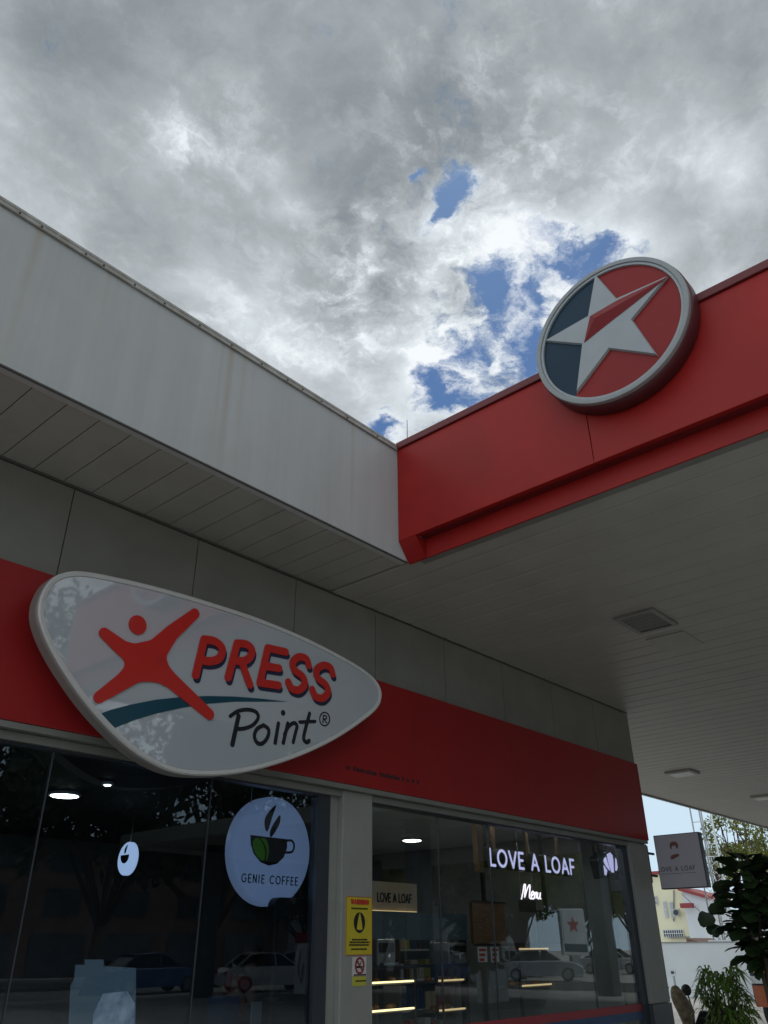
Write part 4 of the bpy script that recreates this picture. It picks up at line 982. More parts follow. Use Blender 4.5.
for s in (1,-1):
    root = 10 if s == 1 else 14
    for f_i, (dy, ln) in enumerate(((-.03,.060),(-.012,.075),(.008,.070),(.026,.055))):
        b_ = np.array(J[root]); J += [tuple(b_+np.array((.045,dy,-.004))), tuple(b_+np.array((.045+ln*.6,dy,-.02))), tuple(b_+np.array((.045+ln,dy,-.045)))]
        E_ += [(root,n_),(n_,n_+1),(n_+1,n_+2)]; Rd += [.011,.0095,.008]; n_ += 3
    b_ = np.array(J[root]); J += [tuple(b_+np.array((.01,-.045*s,-.01))), tuple(b_+np.array((.04,-.065*s,-.03)))]; E_ += [(root,n_),(n_,n_+1)]; Rd += [.012,.010]; n_ += 2
me = skin_mesh(J, E_, Rd); me.materials.append(M['skin'])
bo = bpy.data.objects.new('body', me); C.objects.link(bo); bo.parent = per
me = skin_mesh([J[i] for i in (0,1,2,3)]+[J[7],tuple((np.array(J[7])+np.array(J[8]))/2),J[11],tuple((np.array(J[11])+np.array(J[12]))/2)], [(0,1),(1,2),(2,3),(3,4),(4,5),(3,6),(6,7)], [(.165,.135),(.155,.125),(.165,.135),(.115,.105),.075,.06,.075,.06]); me.materials.append(M['cloth'])
o_ = bpy.data.objects.new('shirt', me); C.objects.link(o_); o_.parent = per
me = skin_mesh([J[0],J[15],J[16],J[17],J[19],J[20],J[21]], [(0,1),(1,2),(2,3),(0,4),(4,5),(5,6)], [(.155,.125),.105,.078,.06,.105,.078,.06]); me.materials.append(M['trousers'])
o_ = bpy.data.objects.new('trousers', me); C.objects.link(o_); o_.parent = per
hx, hzc = .19, hz_+.03
bm = bmesh.new(); lathe(bm, [(.102,.0),(.104,.03),(.09,.075),(.05,.10),(.01,.105)], (hx-.005,0,hzc+.03), seg=20)
prism(bm, [(hx+.06,-.07,hzc+.035),(hx+.18,-.055,hzc+.015),(hx+.20,0,hzc+.015),(hx+.18,.055,hzc+.015),(hx+.06,.07,hzc+.035)], (0,0,.008)); obj('cap', bm, M['capcloth'], per, local=True)
bm = bmesh.new(); lathe(bm, [(.05,-.06),(.088,-.03),(.097,.03),(.09,.05)], (hx-.025,0,hzc), seg=16); obj('hair', bm, M['hair'], per, local=True)
bm = bmesh.new()
for s in (1,-1): lathe(bm, [(.003,-.006),(.010,0),(.003,.006)], (hx+.082,.032*s,hzc+.005), axis=0, seg=8)
obj('eyes', bm, M['black'], per, local=True)
bm = bmesh.new(); prism(bm, [(hx+.075,-.012,hzc-.03),(hx+.11,0,hzc-.03),(hx+.075,.012,hzc-.03)], (-.006,0,.05)); obj('nose', bm, M['skin'], per, local=True)
# counter the person leans on
ct = thing('service_counter', 'low dark service counter behind the left window with pale blue box on it', 'counter', (5.6,6.9,.05))
obj('worktop', bx((4.5,6.5,.92),(6.9,6.98,.96)), M['wood'], ct); obj('front_panel', bx((4.53,6.53,.052),(6.87,6.95,.917)), M['bluegrey'], ct)
a, b = at(222,1004,1,6.6), at(240,1004,1,6.6)
tag(obj('cardboard_box', bx((a[0],6.6,.962),(b[0],6.8,1.22)), M['decalblue'], bevel=.005), 'small blue box on the service counter by the person', 'box')
a, b = at(254,1002,1,6.6), at(266,1002,1,6.6)
tag(obj('menu_card', bx((a[0],6.62,.962),(b[0],6.64,a[2])), M['paper']), 'upright pale card on the service counter below the coffee sign', 'card')

# ------------------------------------------------------------------ vegetation
def leaf_cloud(centers, radii, n, size, seed, squash=.8):
    rg = np.random.default_rng(seed); w = np.array(radii)**2; w = w/w.sum(); ci = rg.choice(len(centers), n, p=w)
    d = rg.normal(size=(n,3)); d /= np.linalg.norm(d, axis=1)[:,None]; rr_ = rg.random(n)**.45
    P = np.array(centers)[ci]+d*(rr_*np.array(radii)[ci])[:,None]*np.array([1,1,squash])
    a = rg.normal(size=(n,3)); a /= np.linalg.norm(a, axis=1)[:,None]; b = np.cross(a, rg.normal(size=(n,3))); b /= np.linalg.norm(b, axis=1)[:,None]
    s = size*rg.uniform(.6,1.4,n)[:,None]
    V = np.stack([P-a*s, P+b*s*.45, P+a*s, P-b*s*.45], 1).reshape(-1,3)
    return V, np.arange(4*n).reshape(-1,4)
def tree_meshes(h, spread, nleaf, leafsize, seed, sparse=1.0, trunk_h=.35):
    rg = random.Random(seed); bm = bmesh.new(); cs_, rs2 = [], []
    tr = h*.019; top = Vector((rg.uniform(-.3,.3), rg.uniform(-.3,.3), h*.6))
    fork = Vector((0,0,h*trunk_h)); tube(bm, [(0,0,0),(0,0,h*.04),fork*.5+Vector((.1,0,0)),fork], [tr*1.7,tr*1.15,tr,tr*.9], 10)
    for k in range(9):
        a = k*2.4+rg.uniform(-.3,.3); up = rg.uniform(.25,1.0); out = spread*rg.uniform(.45,.95)*(1-.35*up)
        e = Vector((math.cos(a)*out, math.sin(a)*out, h*(trunk_h+.1)+(h*(.93-trunk_h-.1))*up))
        m_ = fork.lerp(e,.5)+Vector((0,0,-.06*h*(1-up)))
        tube(bm, [fork-Vector((0,0,.1)), m_, e], [tr*.6, tr*.35, tr*.1], 6)
        cs_.append(tuple(e)); rs2.append(spread*rg.uniform(.28,.42)*sparse)
        for q in range(4):
            e2 = m_.lerp(e, rg.uniform(.2,1))+Vector((rg.uniform(-1,1),rg.uniform(-1,1),rg.uniform(-.4,.6)))*spread*.33
            tube(bm, [m_.lerp(e,.3+.15*q), e2], [tr*.2, tr*.05], 5); cs_.append(tuple(e2)); rs2.append(spread*rg.uniform(.14,.26)*sparse)
    tm = bpy.data.meshes.new('trunk'); bm.to_mesh(tm); bm.free(); tm.materials.append(M['bark'])
    V, F = leaf_cloud(cs_, rs2, nleaf, leafsize, seed)
    cm = bpy.data.meshes.new('crown'); cm.from_pydata(V.tolist(), [], F.tolist()); cm.update()
    return tm, cm
def place_tree(meshes, loc, rz, sc, lmat, label, group):
    t = thing('tree', label, 'tree', loc, rz, group); t.scale = (sc,)*3
    for nm, me in zip(('trunk','crown'), meshes):
        if nm == 'crown' and not me.materials: me.materials.append(lmat)
        o = bpy.data.objects.new(nm, me); C.objects.link(o); o.parent = t
    return t
TA = tree_meshes(12, 5.0, 5600, .19, 1, .95, .16); TB = tree_meshes(12, 4.6, 4800, .19, 2, .95, .15)
for i, (x, y, s) in enumerate(((6,-22,1.25),(13,-23.5,1.4),(20,-22.5,1.3),(27,-24,1.4),(34.5,-25,1.3),(43,-26,1.25),(55,-25,1.1),(66,-27,1.2),(-3,-25,1.0),(50,-31,1.1),(60,-33,1.0),(72,-30,1.2),(84,-30,1.2),(40,-31,.9))):
    place_tree((TA,TB)[i%2], (x,y,0), i*1.3, s, M['leaf'], 'dense dark street tree across the road, seen mirrored in the shop glass', 'street trees mirrored in the glass')
TE = tree_meshes(9, 3.6, 9000, .17, 21, .95, .2)
for i, (x, y, s_) in enumerate(((44,-17.5,.8),(56,-20,.9),(70,-22,1.0),(36,-21,.75))):
    place_tree(TE, (x,y,0), i*1.9, s_, M['leafolive'], 'lighter green small tree by the pumps, seen mirrored in the right window', 'light green trees mirrored in the right window')
TC = tree_meshes(11, 2.5, 2600, .13, 5, .95, .3)
p = at(742,870,0,70)
place_tree(TC, (70,p[1],0), 0, 1.12, M['leafolive'], 'olive-green tree behind the white building, above the potted fig', 'trees beyond the perimeter wall')
p = at(772,880,0,64); place_tree(TC, (64,p[1],0), 2.2, .95, M['leafolive'], 'olive-green tree at the right edge below the canopy', 'trees beyond the perimeter wall')
p = at(715,860,0,84); TD = tree_meshes(12, 2.2, 800, .13, 9, .9, .4); place_tree(TD, (84,p[1],0), 1.0, 1.0, M['leafolive'], 'sparse thin-crowned tree showing through the white lattice mast', 'trees beyond the perimeter wall')

# fiddle-leaf fig in a pot
def big_leaf(bm, base, d, n, L, Wd, curl=.2):
    d = d.normalized(); s = d.cross(n).normalized(); n = s.cross(d)
    prof = [(0,.05),(.12,.30),(.3,.38),(.5,.42),(.7,.50),(.88,.38),(1,.03)]
    Lv, Rv, Cv = [], [], []
    for t, w in prof:
        c = base+d*(t*L)-n*(curl*L*t*t); Cv.append(bm.verts.new(c)); Lv.append(bm.verts.new(c+s*w*Wd+n*w*.15*Wd)); Rv.append(bm.verts.new(c-s*w*Wd+n*w*.15*Wd))
    for i in range(len(prof)-1):
        for A, B in ((Lv,Cv),(Cv,Rv)):
            f = bm.faces.new((A[i],A[i+1],B[i+1],B[i])); f.smooth = True
fp = at(771,1000,0,10.5); fx, fy = 10.5, fp[1]
fig = thing('potted_fig', 'large dark broad-leaved fig tree in a pot at the right edge', 'plant', (fx,fy,0))
bm = bmesh.new(); rf = random.Random(11)
stems = []
for k in range(3):
    a = k*2.1; e = Vector((fx+math.cos(a)*.10, fy+math.sin(a)*.10, 2.25+.12*k)); pts = [Vector((fx,fy,.42)), Vector((fx+.02*math.cos(a),fy+.02*math.sin(a),1.1)), Vector((fx+.06*math.cos(a),fy+.06*math.sin(a),1.7)), e]
    tube(bm, pts, [.030,.025,.018,.010], 8); stems.append(pts)
obj('trunk', bm, M['bark'], fig)
bm = bmesh.new()
for k in range(330):
    z = rf.uniform(1.38,2.50); a = rf.uniform(0,6.283); wz = .08+.27*math.sin(min(1,max(0,(2.62-z)/1.24))*3.0)**.8
    r0 = rf.uniform(.02,wz); b_ = Vector((fx+math.cos(a)*r0*.95, fy-.06+math.sin(a)*r0*.95, z))
    d = Vector((math.cos(a+rf.uniform(-.5,.5)), math.sin(a+rf.uniform(-.5,.5)), rf.uniform(-.5,.7)))
    big_leaf(bm, b_, d, Vector((rf.uniform(-.4,.4),rf.uniform(-.4,.4),1)), rf.uniform(.14,.27), rf.uniform(.12,.22))
pp = at(716,922,0,fx-.1); big_leaf(bm, Vector(pp)+Vector((0,0,.02)), Vector((-.35,1,.08)), Vector((-1,-.2,.35)), .20, .19, .1)
pp = at(722,927,0,fx-.1); big_leaf(bm, Vector(pp), Vector((-.2,.6,-.5)), Vector((-1,-.2,.35)), .15, .10, .1)
tube(bm, [Vector(pp), Vector((fx,fy-.02,pp[2]-.10))], [.009,.014], 6)
for px_l, py_l in ((716,912),(714,932),(722,905),(720,890)):
    pl_ = at(px_l, py_l, 0, fx-.05); big_leaf(bm, Vector(pl_)+Vector((0,-.12,.0)), Vector((-.3,.9,.25)), Vector((-1,-.2,.5)), .20, .15, .15)
obj('foliage', bm, M['leaffig'], fig)
bm = bmesh.new(); lathe(bm, [(.17,0),(.20,.05),(.25,.38),(.27,.40),(.27,.44),(.24,.44),(.23,.40)], (fx,fy,0), seg=28); obj('pot', bm, M['terracotta'], fig)
bm = bmesh.new(); lathe(bm, [(.225,.40),(.22,.42)], (fx,fy,0), seg=20); obj('soil', bm, M['soil'], fig)

# lady palm
pp = at(722,985,0,14.2); qx, qy = 14.2, pp[1]
palm = thing('lady_palm', 'bushy green palm clump in a pot in front of the grey wall', 'plant', (qx,qy,0))
bs, bf = bmesh.new(), bmesh.new(); rp2 = random.Random(4)
for k in range(46):
    a = rp2.uniform(0,6.283); r0 = rp2.uniform(0,.16); zt = rp2.uniform(.50,1.22); lean = rp2.uniform(.05,.34)*(1.15-.4*zt)
    b0 = Vector((qx+math.cos(a)*r0, qy+math.sin(a)*r0, .36)); tp = Vector((qx+math.cos(a)*(r0+lean), qy+math.sin(a)*(r0+lean), zt))
    tube(bs, [b0, b0.lerp(tp,.5)+Vector((0,0,.04)), tp], [.011,.009,.006], 6)
    for j in range(15):
        aj = a+rp2.uniform(-1.5,1.5) if j % 3 else rp2.uniform(0,6.283); el2 = rp2.uniform(-.1,1.1)
        d = Vector((math.cos(aj)*math.cos(el2), math.sin(aj)*math.cos(el2), math.sin(el2))); L_ = rp2.uniform(.22,.36); s = d.cross(Vector((0,0,1)))
        s = s.normalized() if s.length > .05 else Vector((1,0,0)); w = rp2.uniform(.014,.028)
        p0_ = tp+d*.02; p1v = tp+d*L_*.5; p2v = tp+d*L_*.95+Vector((0,0,-.10-.12*rp2.random()))
        v = [bf.verts.new(x_) for x_ in (p0_, p1v+s*w, p1v-s*w, p2v)]; bf.faces.new((v[0],v[1],v[2])); bf.faces.new((v[1],v[3],v[2]))
obj('stems', bs, M['bark'], palm); obj('fronds', bf, M['leafpalm'], palm)
bm = bmesh.new(); lathe(bm, [(.20,0),(.24,.05),(.28,.36),(.30,.38),(.30,.41),(.27,.41),(.26,.38)], (qx,qy,0), seg=28); obj('pot', bm, M['terracotta'], palm)

# ------------------------------------------------------------------ beyond: wall, houses, mast
XW = 31.6
zw = at(690,943,0,XW)[2]
pw = thing('perimeter_wall', 'long plain grey boundary wall below the far houses', 'wall', (XW,15,0))
obj('wall_face', bx((XW,2,0),(XW+.2,34,zw)), M['greywall'], pw); obj('wall_cap', bx((XW-.03,2,zw+.002),(XW+.23,34,zw+.04)), M['kerb'], pw)
def PX(x_, y_, X): p = at(x_, y_, 0, X); return (X, p[1], p[2])
XY = 92.0
yh = thing('cream_house', 'cream-yellow two-storey house with barred windows behind the grey wall', 'house', (XY,at(665,940,0,XY)[1],0))
yl, yr = at(600,900,0,XY)[1], at(684,900,0,XY)[1]; zt = at(665,884,0,XY)[2]+1.0
obj('wall', bx((XY,yr,0),(XY+2,yl,zt)), M['yellowwall'], yh); obj('roof', bx((XY-.5,yr-.3,zt+.01),(XY+2.5,yl,zt+.3)), M['redroof'], yh)
S3 = 9.6
def z3(x_, y_, X): p = at(650+x_/S3, 890+y_/S3, 0, X); return (p[1], p[2])
def house_win(x0, y0, x1, y1, par, bars=4):
    a, b = z3(x0,y0,XY), z3(x1,y1,XY)
    f = obj('window', bx((XY-.06,b[0],b[1]),(XY-.01,a[0],a[1])), M['windark'], par)
    bm = bmesh.new()
    for k in range(bars+1):
        yy = a[0]+(b[0]-a[0])*k/bars; box(bm, (XY-.16,yy-.03,b[1]),(XY-.10,yy+.03,a[1]))
    for z in (a[1],(a[1]+b[1])/2,b[1]): box(bm, (XY-.165,b[0],z-.03),(XY-.105,a[0],z+.03))
    obj('window_bars', bm, M['white'], f)
house_win(128,110,178,265,yh,3); house_win(188,118,240,268,yh,3); house_win(130,385,330,450,yh,9)
house_win(45,60,80,140,yh,2)
obj('ledge', bx((XY-.5,z3(335,0,XY)[0],z3(0,462,XY)[1]),(XY-.01,z3(120,0,XY)[0],z3(0,452,XY)[1])), M['kerb'], yh)
for (x0,y0,x1,y1) in ((252,185,300,250),):
    a, b = z3(x0,y0,XY), z3(x1,y1,XY); c_ = obj('air_conditioner', bx((XY-.7,b[0],b[1]),(XY-.17,a[0],a[1])), M['signrim'], yh)
    bm = bmesh.new(); lathe(bm, [(.28,0),(.28,.02),(.1,.03)], (XY-.74,(a[0]+b[0])/2,(a[1]+b[1])/2), axis=0, seg=16); obj('fan_grille', bm, M['darkframe'], c_)
a, b = z3(232,0,XY), z3(232,300,XY)
bm = bmesh.new(); tube(bm, [(XY-.1,a[0],a[1]),(XY-.1,b[0],b[1])], .07, 6); obj('drain_pipe', bm, M['kerb'], yh)
a, b = z3(290,120,90.4), z3(405,160,90.4)
obj('side_eave', bx((90.2,b[0],b[1]-.1),(90.95,a[0],b[1]+.35)), M['redroof'], yh)
# white gable-end house
XG = 91.4
wh = thing('white_gabled_house', 'white blank-sided house with red sloping roof edge beside the cream house', 'house', (XG,at(690,930,0,XG)[1],0))
A_, B_ = at(682,891,0,XG), at(711,900,0,XG)
out = [(XG,A_[1],0),(XG,A_[1],A_[2]),(XG,B_[1],B_[2]),(XG,B_[1],0)]
bm = bmesh.new(); prism(bm, out, (5,0,0)); obj('wall', bm, M['whitewall'], wh)
sl = [(XG-.4,A_[1]+.3,A_[2]+.06),(XG-.4,B_[1]-.1,B_[2]+.02),(XG-.4,B_[1]-.1,B_[2]+.34),(XG-.4,A_[1]+.3,A_[2]+.38)]
bm = bmesh.new(); prism(bm, sl, (5.8,0,0)); obj('roof', bm, M['redroof'], wh)
a, b = z3(345,460,70), z3(480,500,70)
sh = thing('low_roof_shed', 'small shed roof showing just above the grey wall', 'shed', (70,(a[0]+b[0])/2,0))
bm = bmesh.new(); prism(bm, [(70,a[0],a[1]),(70,a[0],a[1]-.35),(70,b[0],b[1]-.2),(70,b[0],b[1])], (5,0,0)); obj('roof', bm, M['brick'], sh)
obj('wall', bx((70.2,b[0]+.1,0),(74.8,a[0]-.1,min(a[1]-.4,b[1]-.22))), M['whitewall'], sh)
# white building with the lattice mast in front
XH = 80.0
a, b = at(698,886,0,XH), at(760,945,0,XH)
wt = thing('white_block', 'plain white block behind the lattice mast, right of the gabled house', 'building', (XH,(a[1]+b[1])/2,0))
obj('wall', bx((XH,b[1],0),(XH+8,a[1],at(700,915,0,XH)[2])), M['whitewall'], wt); obj('parapet', bx((XH-.1,b[1]-.1,at(700,915,0,XH)[2]+.005),(XH+8.1,a[1]+.1,at(700,915,0,XH)[2]+.25)), M['white'], wt)
XT = 62.0
mst = thing('lattice_mast', 'tall white lattice mast rising behind the blade sign', 'mast', (XT,at(715,900,0,XT)[1],0))
ys_ = [at(x_,870,0,XT)[1] for x_ in (701,705.5,710,715,722)]
ztop = 13.5
for i, y in enumerate(ys_):
    bm = bmesh.new(); dx = (0,1.2,0,1.2,0)[i]; tube(bm, [(XT+dx,y,0),(XT+dx,y,ztop)], .05, 6); obj('mast_leg', bm, M['steel'] if i < 3 else M['white'], mst)
bm = bmesh.new()
z = .5; k = 0
while z < 6.8:
    for i in range(4):
        tube(bm, [(XT+(0,1.2,0,1.2,0)[i],ys_[i],z),(XT+(0,1.2,0,1.2,0)[i+1],ys_[i+1],z+.6)], .022, 4); tube(bm, [(XT+(0,1.2,0,1.2,0)[i],ys_[i],z+.6),(XT+(0,1.2,0,1.2,0)[i+1],ys_[i+1],z)], .022, 4)
    z += .6
for z in (7.2,9.6,12): tube(bm, [(XT,ys_[0],z),(XT,ys_[4],z)], .04, 4)
obj('bracing', bm, M['white'], mst)
# white banner wall with red lettering
XN = 40.0
a, b = at(700,941,0,XN), at(746,990,0,XN)
bn = thing('lettered_banner', 'white banner wall with red capitals behind the palm', 'sign', (XN,(a[1]+b[1])/2,0))
obj('board', bx((XN,b[1],.4),(XN+.08,at(708,941,0,XN)[1],at(715,940,0,XN)[2])), M['white'], bn); obj('post', bx((XN+.09,a[1]-.9,0),(XN+.16,a[1]-.8,1.9),(XN+.09,b[1]+.1,0),(XN+.16,b[1]+.2,1.9)), M['steel'], bn)
a = at(719,952,0,XN); b = at(742,952,0,XN)
for ls in text_strokes('GI BAHAN', 0, abs(a[1]-b[1]), 0, .32, .035, .16): strokes_obj('letter', ls, .02, 0, 0, M['signred'], bn, to3=lambda u, v: (XN-.03, a[1]-u, a[2]+v), thick=(.02,0,0))
a, b = at(682,894,0,88), at(728,936,0,70)
tag(obj('overhead_cable', (lambda b_: (tube(b_, [tuple(a), tuple((a+b)/2+np.array((0,0,-.12))), tuple(b)], .03, 5), b_)[1])(bmesh.new()), M['gap']), 'thin dark cable sloping across the white gabled house', 'cable')
# small signpost
XP = 24.0
a, b = at(669,969,0,XP), at(676,976,0,XP)
sp_ = thing('small_signpost', 'small white square sign on a thin post beside the end column', 'sign', (XP,(a[1]+b[1])/2,0))
obj('plate', bx((XP,b[1],b[2]),(XP+.02,a[1],a[2])), M['white'], sp_); obj('post', bx((XP+.022,(a[1]+b[1])/2-.02,0),(XP+.06,(a[1]+b[1])/2+.02,a[2])), M['steel'], sp_)
obj('symbol', bx((XP-.004,b[1]+.04,b[2]+.05),(XP-.001,a[1]-.04,a[2]-.05)), M['decalblue'], sp_)
# parked motor scooter with raised seat
def loc_world_tube(nm, pts, r, m_, par):
    bm = bmesh.new(); tube(bm, pts, r, 8); return obj(nm, bm, m_, par)
sx, sy = 15.0, at(684,1000,0,15)[1]-.05
sc2 = thing('motor_scooter', 'parked dark scooter with worn tan seat flipped up next to the column', 'scooter', (sx,sy,0), R(100))
def loc_tube(nm, pts, r, m_, par, seg=10):
    bm = bmesh.new(); tube(bm, pts, r, seg); return obj(nm, bm, m_, par, local=True)
for x_ in (-.62,.62):
    bm = bmesh.new()
    for k in range(24):
        t0, t1 = 2*math.pi*k/24, 2*math.pi*(k+1)/24
    tube(bm, [(x_+.22*math.cos(2*math.pi*k/24),0,.27+.22*math.sin(2*math.pi*k/24)) for k in range(25)], .05, 8, False)
    w_ = obj('wheel', bm, M['rubber'], sc2, local=True)
    bm = bmesh.new(); lathe(bm, [(.16,-.02),(.17,0),(.16,.02)], (x_,0,.27), axis=1, seg=20); obj('hub', bm, M['steel'], w_, local=True)
bm = bmesh.new(); prism(bm, [(-.75,-.12,.45),(-.7,-.12,.62),(-.2,-.12,.66),(-.05,-.12,.40),(.25,-.12,.30),(.2,-.12,.22),(-.3,-.12,.25)], (0,.24,0)); obj('body', bm, M['black'], sc2, local=True, bevel=.03)
bm = bmesh.new(); prism(bm, [(.36,-.15,.30),(.50,-.13,.85),(.46,-.13,.86),(.28,-.15,.30)], (0,.30,0)); obj('front_shield', bm, M['white'], sc2, local=True, bevel=.02)
loc_tube('fork', [(.62,0,.27),(.50,0,.75),(.44,0,.92)], [.03,.03,.02], M['steel'], sc2)
loc_tube('handlebar', [(.36,-.32,.96),(.44,-.10,.93),(.44,.10,.93),(.36,.32,.96)], .016, M['black'], sc2)
for s in (1,-1):
    h_ = loc_tube('mirror_stalk', [(.42,.24*s,.95),(.42,.30*s,1.08)], .008, M['black'], sc2)
    bm = bmesh.new(); lathe(bm, [(.03,-.02),(.06,0),(.062,.012)], (.42,.31*s,1.10), axis=0, seg=16); obj('mirror', bm, M['black'], h_, local=True)
mp_ = at(686,990,0,15.2); mq = at(690,1003,0,15.2)
bm = bmesh.new(); lathe(bm, [(.035,-.02),(.085,0),(.088,.015)], (15.2,mp_[1],mp_[2]), axis=0, seg=18); mo_ = obj('mirror', bm, M['black'], sc2)
loc_world_tube('mirror_stalk', [(15.21,mp_[1],mp_[2]),(15.22,mq[1],mq[2]),(15.25,mq[1]-.03,.6)], .012, M['black'], sc2)
# raised seat traced from its outline, in its own plane
so = [at(640+x_/9.6, 960+y_/9.6, 0, sx-.2) for x_, y_ in ((300,262),(340,246),(385,290),(430,350),(480,430),(508,500),(515,640),(450,660),(420,610),(380,520),(340,440),(305,350))]
bm = bmesh.new(); P_ = crom(so, 5); c0 = np.mean(P_, 0)
loft(bm, [[tuple(c0+(p-c0)*.55+np.array((-.10,0,0))) for p in P_], [tuple(c0+(p-c0)*.88+np.array((-.07,0,0))) for p in P_], [tuple(p) for p in P_], [tuple(p+np.array((.05,0,0))) for p in P_]], smooth=True)
obj('seat', bm, M['tanseat'], sc2)

# ------------------------------------------------------------------ vehicles
def make_car(label, paint, loc, rz, L_=4.3, H_=1.45, group='cars parked by the street'):
    t = thing('parked_car', label, 'car', loc, rz, group); h = L_/2
    side = [(-h,.35),(-h+.05,.75),(-h+.25,.92),(-h+.9,.95),(h-1.15,.95),(h-.35,.82),(h-.05,.62),(h,.35),(h-.2,.25),(-h+.2,.25)]
    bm = bmesh.new(); lo = []
    for y, s in ((-.84,.94),(-.80,1),(.80,1),(.84,.94)): lo.append([(a*(.99 if abs(y) > .82 else 1), y, .25+(b-.25)*s) for a, b in side])
    loft(bm, lo); obj('body', bm, paint, t, local=True, bevel=.03)
    gh = [(-h+.45,.945),(-h+1.05,H_-.06),(-h+1.5,H_),(h-1.95,H_-.02),(h-1.15,.945)]
    bm = bmesh.new(); a = [(x_, -.76, z_) for x_, z_ in gh]; b = [(x_*.96, -.60 if z_ > 1 else -.76, z_) for x_, z_ in gh]
    lo = [[(x_, -.76 if z_ < 1 else -.62, z_) for x_, z_ in gh], [(x_, .76 if z_ < 1 else .62, z_) for x_, z_ in gh]]; loft(bm, lo); obj('greenhouse', bm, M['carglass'], t, local=True)
    bm = bmesh.new(); prism(bm, [(-h+1.0,-.62,H_-.02),(-h+1.5,-.63,H_+.015),(h-1.95,-.63,H_),(h-1.85,-.62,H_-.03)], (0,1.25,0)); obj('roof', bm, paint, t, local=True)
    for s in (1,-1):
        loc_tube('roof_pillar', [(-h+.47,.76*s,.95),(-h+1.05,.63*s,H_-.05),(-h+1.5,.62*s,H_),(h-1.95,.62*s,H_-.02),(h-1.17,.76*s,.95)], .03, paint, t, 6)
        loc_tube('door_pillar', [(.0,.765*s,.95),(-.05,.635*s,H_-.01)], .03, paint, t, 6)
        for x_ in (-h+.8,h-.85):
            bm = bmesh.new(); lathe(bm, [(.24,-.09),(.31,-.08),(.32,0),(.31,.08),(.24,.09)], (x_,.76*s,.32), axis=1, seg=20); w_ = obj('wheel', bm, M['rubber'], t, local=True)
            bm = bmesh.new(); lathe(bm, [(.20,-.095),(.20,.095)], (x_,.77*s,.32), axis=1, seg=14); obj('rim', bm, M['steel'], w_, local=True)
        obj('headlight', bx((h-.12,.5*s,.58),(h-.02,.76*s,.70)), M['white'], t, local=True); obj('tail_lamp', bx((-h-.005,.5*s,.66),(-h+.08,.78*s,.80)), M['lampred'], t, local=True)
    return t
def ground_refl(px_, py_):
    d = ray(px_, py_); yv = 5.56-(at(px_,py_,1,5.56)[2]-0)/(-d[2]/d[1]); return refl_at(px_, py_, yv)
q = ground_refl(268,992); make_car('white parked car across the forecourt, mirrored in the left window', M['carwhite'], (q[0],max(q[1],-25.5),0), R(20))
make_car('silver parked car near the shop, mirrored at the bottom left of the window', M['silver'], (5.5,-6.5,0), R(-35))
make_car('blue parked car under the trees, mirrored in the left window', M['carblue'], (22,-21.5,0), R(5))
make_car('silver parked car mirrored near the right end of the right window', M['silver'], (42,-15,0), R(60))
make_car('white car parked behind the silver one, mirrored in the right window', M['carwhite'], (47,-20,0), R(80))
for i, (x_, y_, pn) in enumerate(((30,-19,'silver'),(36,-17,'carblue'),(33,-23.5,'carwhite'),(54,-17,'silver'),(12,-18,'carblue'))):
    make_car(('silver car third','blue car second','white car last','silver car farthest','dark blue car nearest')[i]+' in the mirrored row of parked cars beyond the pumps', M[pn], (x_,y_,0), R(10+25*i))
# van partly hidden by the fig
vX, vY = 20.5, at(748,970,0,20.5)[1]-.9
va = thing('delivery_van', 'dark van with yellow stripe and orange lower panels behind the fig', 'van', (vX,vY,0))
prof = [(0,.45),(0,1.2),(.15,1.75),(.9,1.85),(3.6,1.82),(3.7,.5)]
bm = bmesh.new(); prism(bm, [(vX+a, vY-1.0, b*.86+.1) for a, b in prof], (0,1.9,0)); obj('body', bm, M['vannavy'], va, bevel=.05)
obj('stripe', bx((vX-.015,vY-.97,1.06),(vX-.003,vY+.87,1.20)), M['vanyellow'], va)
obj('lower_panel', bx((vX-.02,vY-.96,.42),(vX-.004,vY+.86,.82)), M['vanorange'], va); obj('bumper', bx((vX-.10,vY-.95,.86),(vX-.022,vY+.85,1.0)), M['white'], va)
obj('rear_window', bx((vX+.02,vY-.7,1.27),(vX+.035,vY+.6,1.5)), M['carglass'], va)
obj('licence_plate', bx((vX-.03,vY+.45,1.28),(vX-.01,vY+.68,1.42)), M['white'], va)
for y in (-1.0,.78):
    for x_ in (.8,3.0):
        bm = bmesh.new(); lathe(bm, [(.24,0),(.31,.02),(.31,.16),(.24,.18)], (vX+x_,vY+y-.02,.31), axis=1, seg=18); obj('wheel', bm, M['rubber'], va)

# ------------------------------------------------------------------ across the road (mirrored in the glass)
bf_ = thing('brown_shophouse', 'long brown two-storey shophouse across the road, mirrored in the glass', 'building', (15,-44,0))
obj('wall', bx((-40,-52,0),(50,-44,8.2)), M['brick'], bf_); obj('roof', bx((-40.3,-52.3,8.205),(50.3,-43.4,8.5)), M['gap'], bf_)
for k in range(16):
    x_ = -34+k*5.2; w_ = obj('window', bx((x_,-43.99,3.6),(x_+2.6,-43.94,5.2)), M['windark'], bf_); obj('window', bx((x_,-43.99,6.2),(x_+2.6,-43.94,7.4)), M['windark'], bf_)
    obj('shop_opening', bx((x_-.6,-43.99,.2),(x_+3.4,-43.93,2.6)), M['windark'], bf_)
wb2 = thing('white_gabled_hall', 'white hall with pitched roof across the road, mirrored in the right window', 'building', (62,-40,0))
bm = bmesh.new(); prism(bm, [(53,-36,0),(53,-36,7.5),(62,-36,11),(74,-36,7.5),(74,-36,0)], (0,-14,0)); obj('wall', bm, M['whitewall'], wb2)
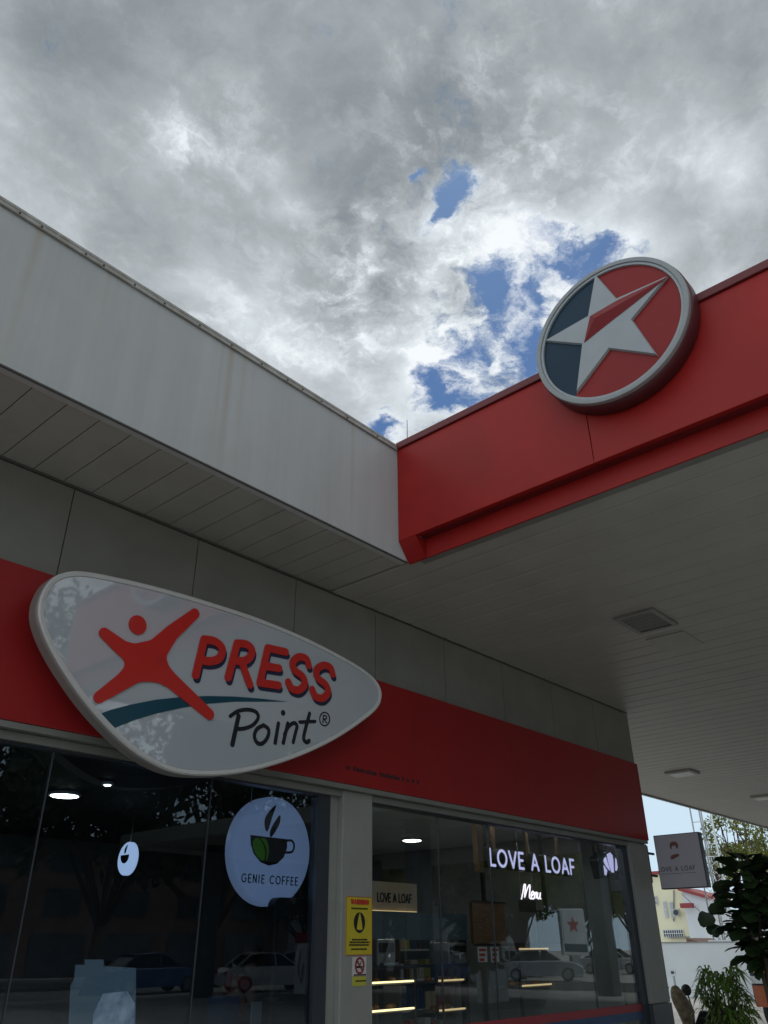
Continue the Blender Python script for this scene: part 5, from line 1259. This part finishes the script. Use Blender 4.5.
bm = bmesh.new(); prism(bm, [(49,-35.4,7.2),(62,-35.4,11.05),(75,-35.4,7.2),(75,-35.4,7.5),(62,-35.4,11.4),(49,-35.4,7.5)], (0,-15,0)); obj('roof', bm, M['redroof'], wb2)
for x_ in (54,60,66): obj('window', bx((x_,-35.99,3.8),(x_+2.2,-35.93,5.4)), M['windark'], wb2)
p = refl_at(572,925,-16)
py = thing('pylon_sign', 'white station pylon sign with a red star emblem, mirrored in the right window', 'sign', (p[0],p[1],0), R(30))
bm = bmesh.new(); box(bm, (-.9,-.15,1.1),(.9,.15,3.6)); obj('sign_panel', bm, M['white'], py, local=True, bevel=.08)
bm = bmesh.new(); box(bm, (-.3,-.1,0),(.3,.1,1.1)); obj('post', bm, M['steel'], py, local=True)
bm = bmesh.new(); pts = []
for k in range(10): rr5 = .5 if k % 2 == 0 else .2; t_ = math.pi/2+k*math.pi/5; pts.append((rr5*math.cos(t_), .17, 2.7+rr5*math.sin(t_)))
prism(bm, pts, (0,.02,0)); obj('star', bm, M['letter'], py, local=True)
bm = bmesh.new(); box(bm, (-.8,.16,1.3),(.8,.18,1.7)); obj('blue_stripe', bm, M['starblue'], py, local=True)
def pump(x_, y_, lab):
    t = thing('fuel_pump', lab, 'fuel pump', (x_,y_,.15), 0, 'fuel pumps under the canopy')
    obj('island', bx((x_-2,y_-.6,0),(x_+2,y_+.6,.148)), M['kerb'], t)
    obj('cabinet', bx((x_-.45,y_-.28,.15),(x_+.45,y_+.28,1.75)), M['white'], t, bevel=.02); obj('top_panel', bx((x_-.5,y_-.3,1.755),(x_+.5,y_+.3,2.1)), M['red'], t, bevel=.02)
    obj('screen', bx((x_-.25,y_+.281,1.2),(x_+.25,y_+.29,1.5)), M['carglass'], t)
    for s in (-1,1):
        h_ = loc_world_tube('hose', [(x_+.46*s,y_,1.5),(x_+.62*s,y_+.1,.9),(x_+.55*s,y_+.2,.5),(x_+.5*s,y_+.25,1.1)], .018, M['rubber'], t)
pump(23,-5,'white and red fuel pump on the nearer island, mirrored in the right window'); pump(23,-13,'white and red fuel pump on the farther island, mirrored in the right window')
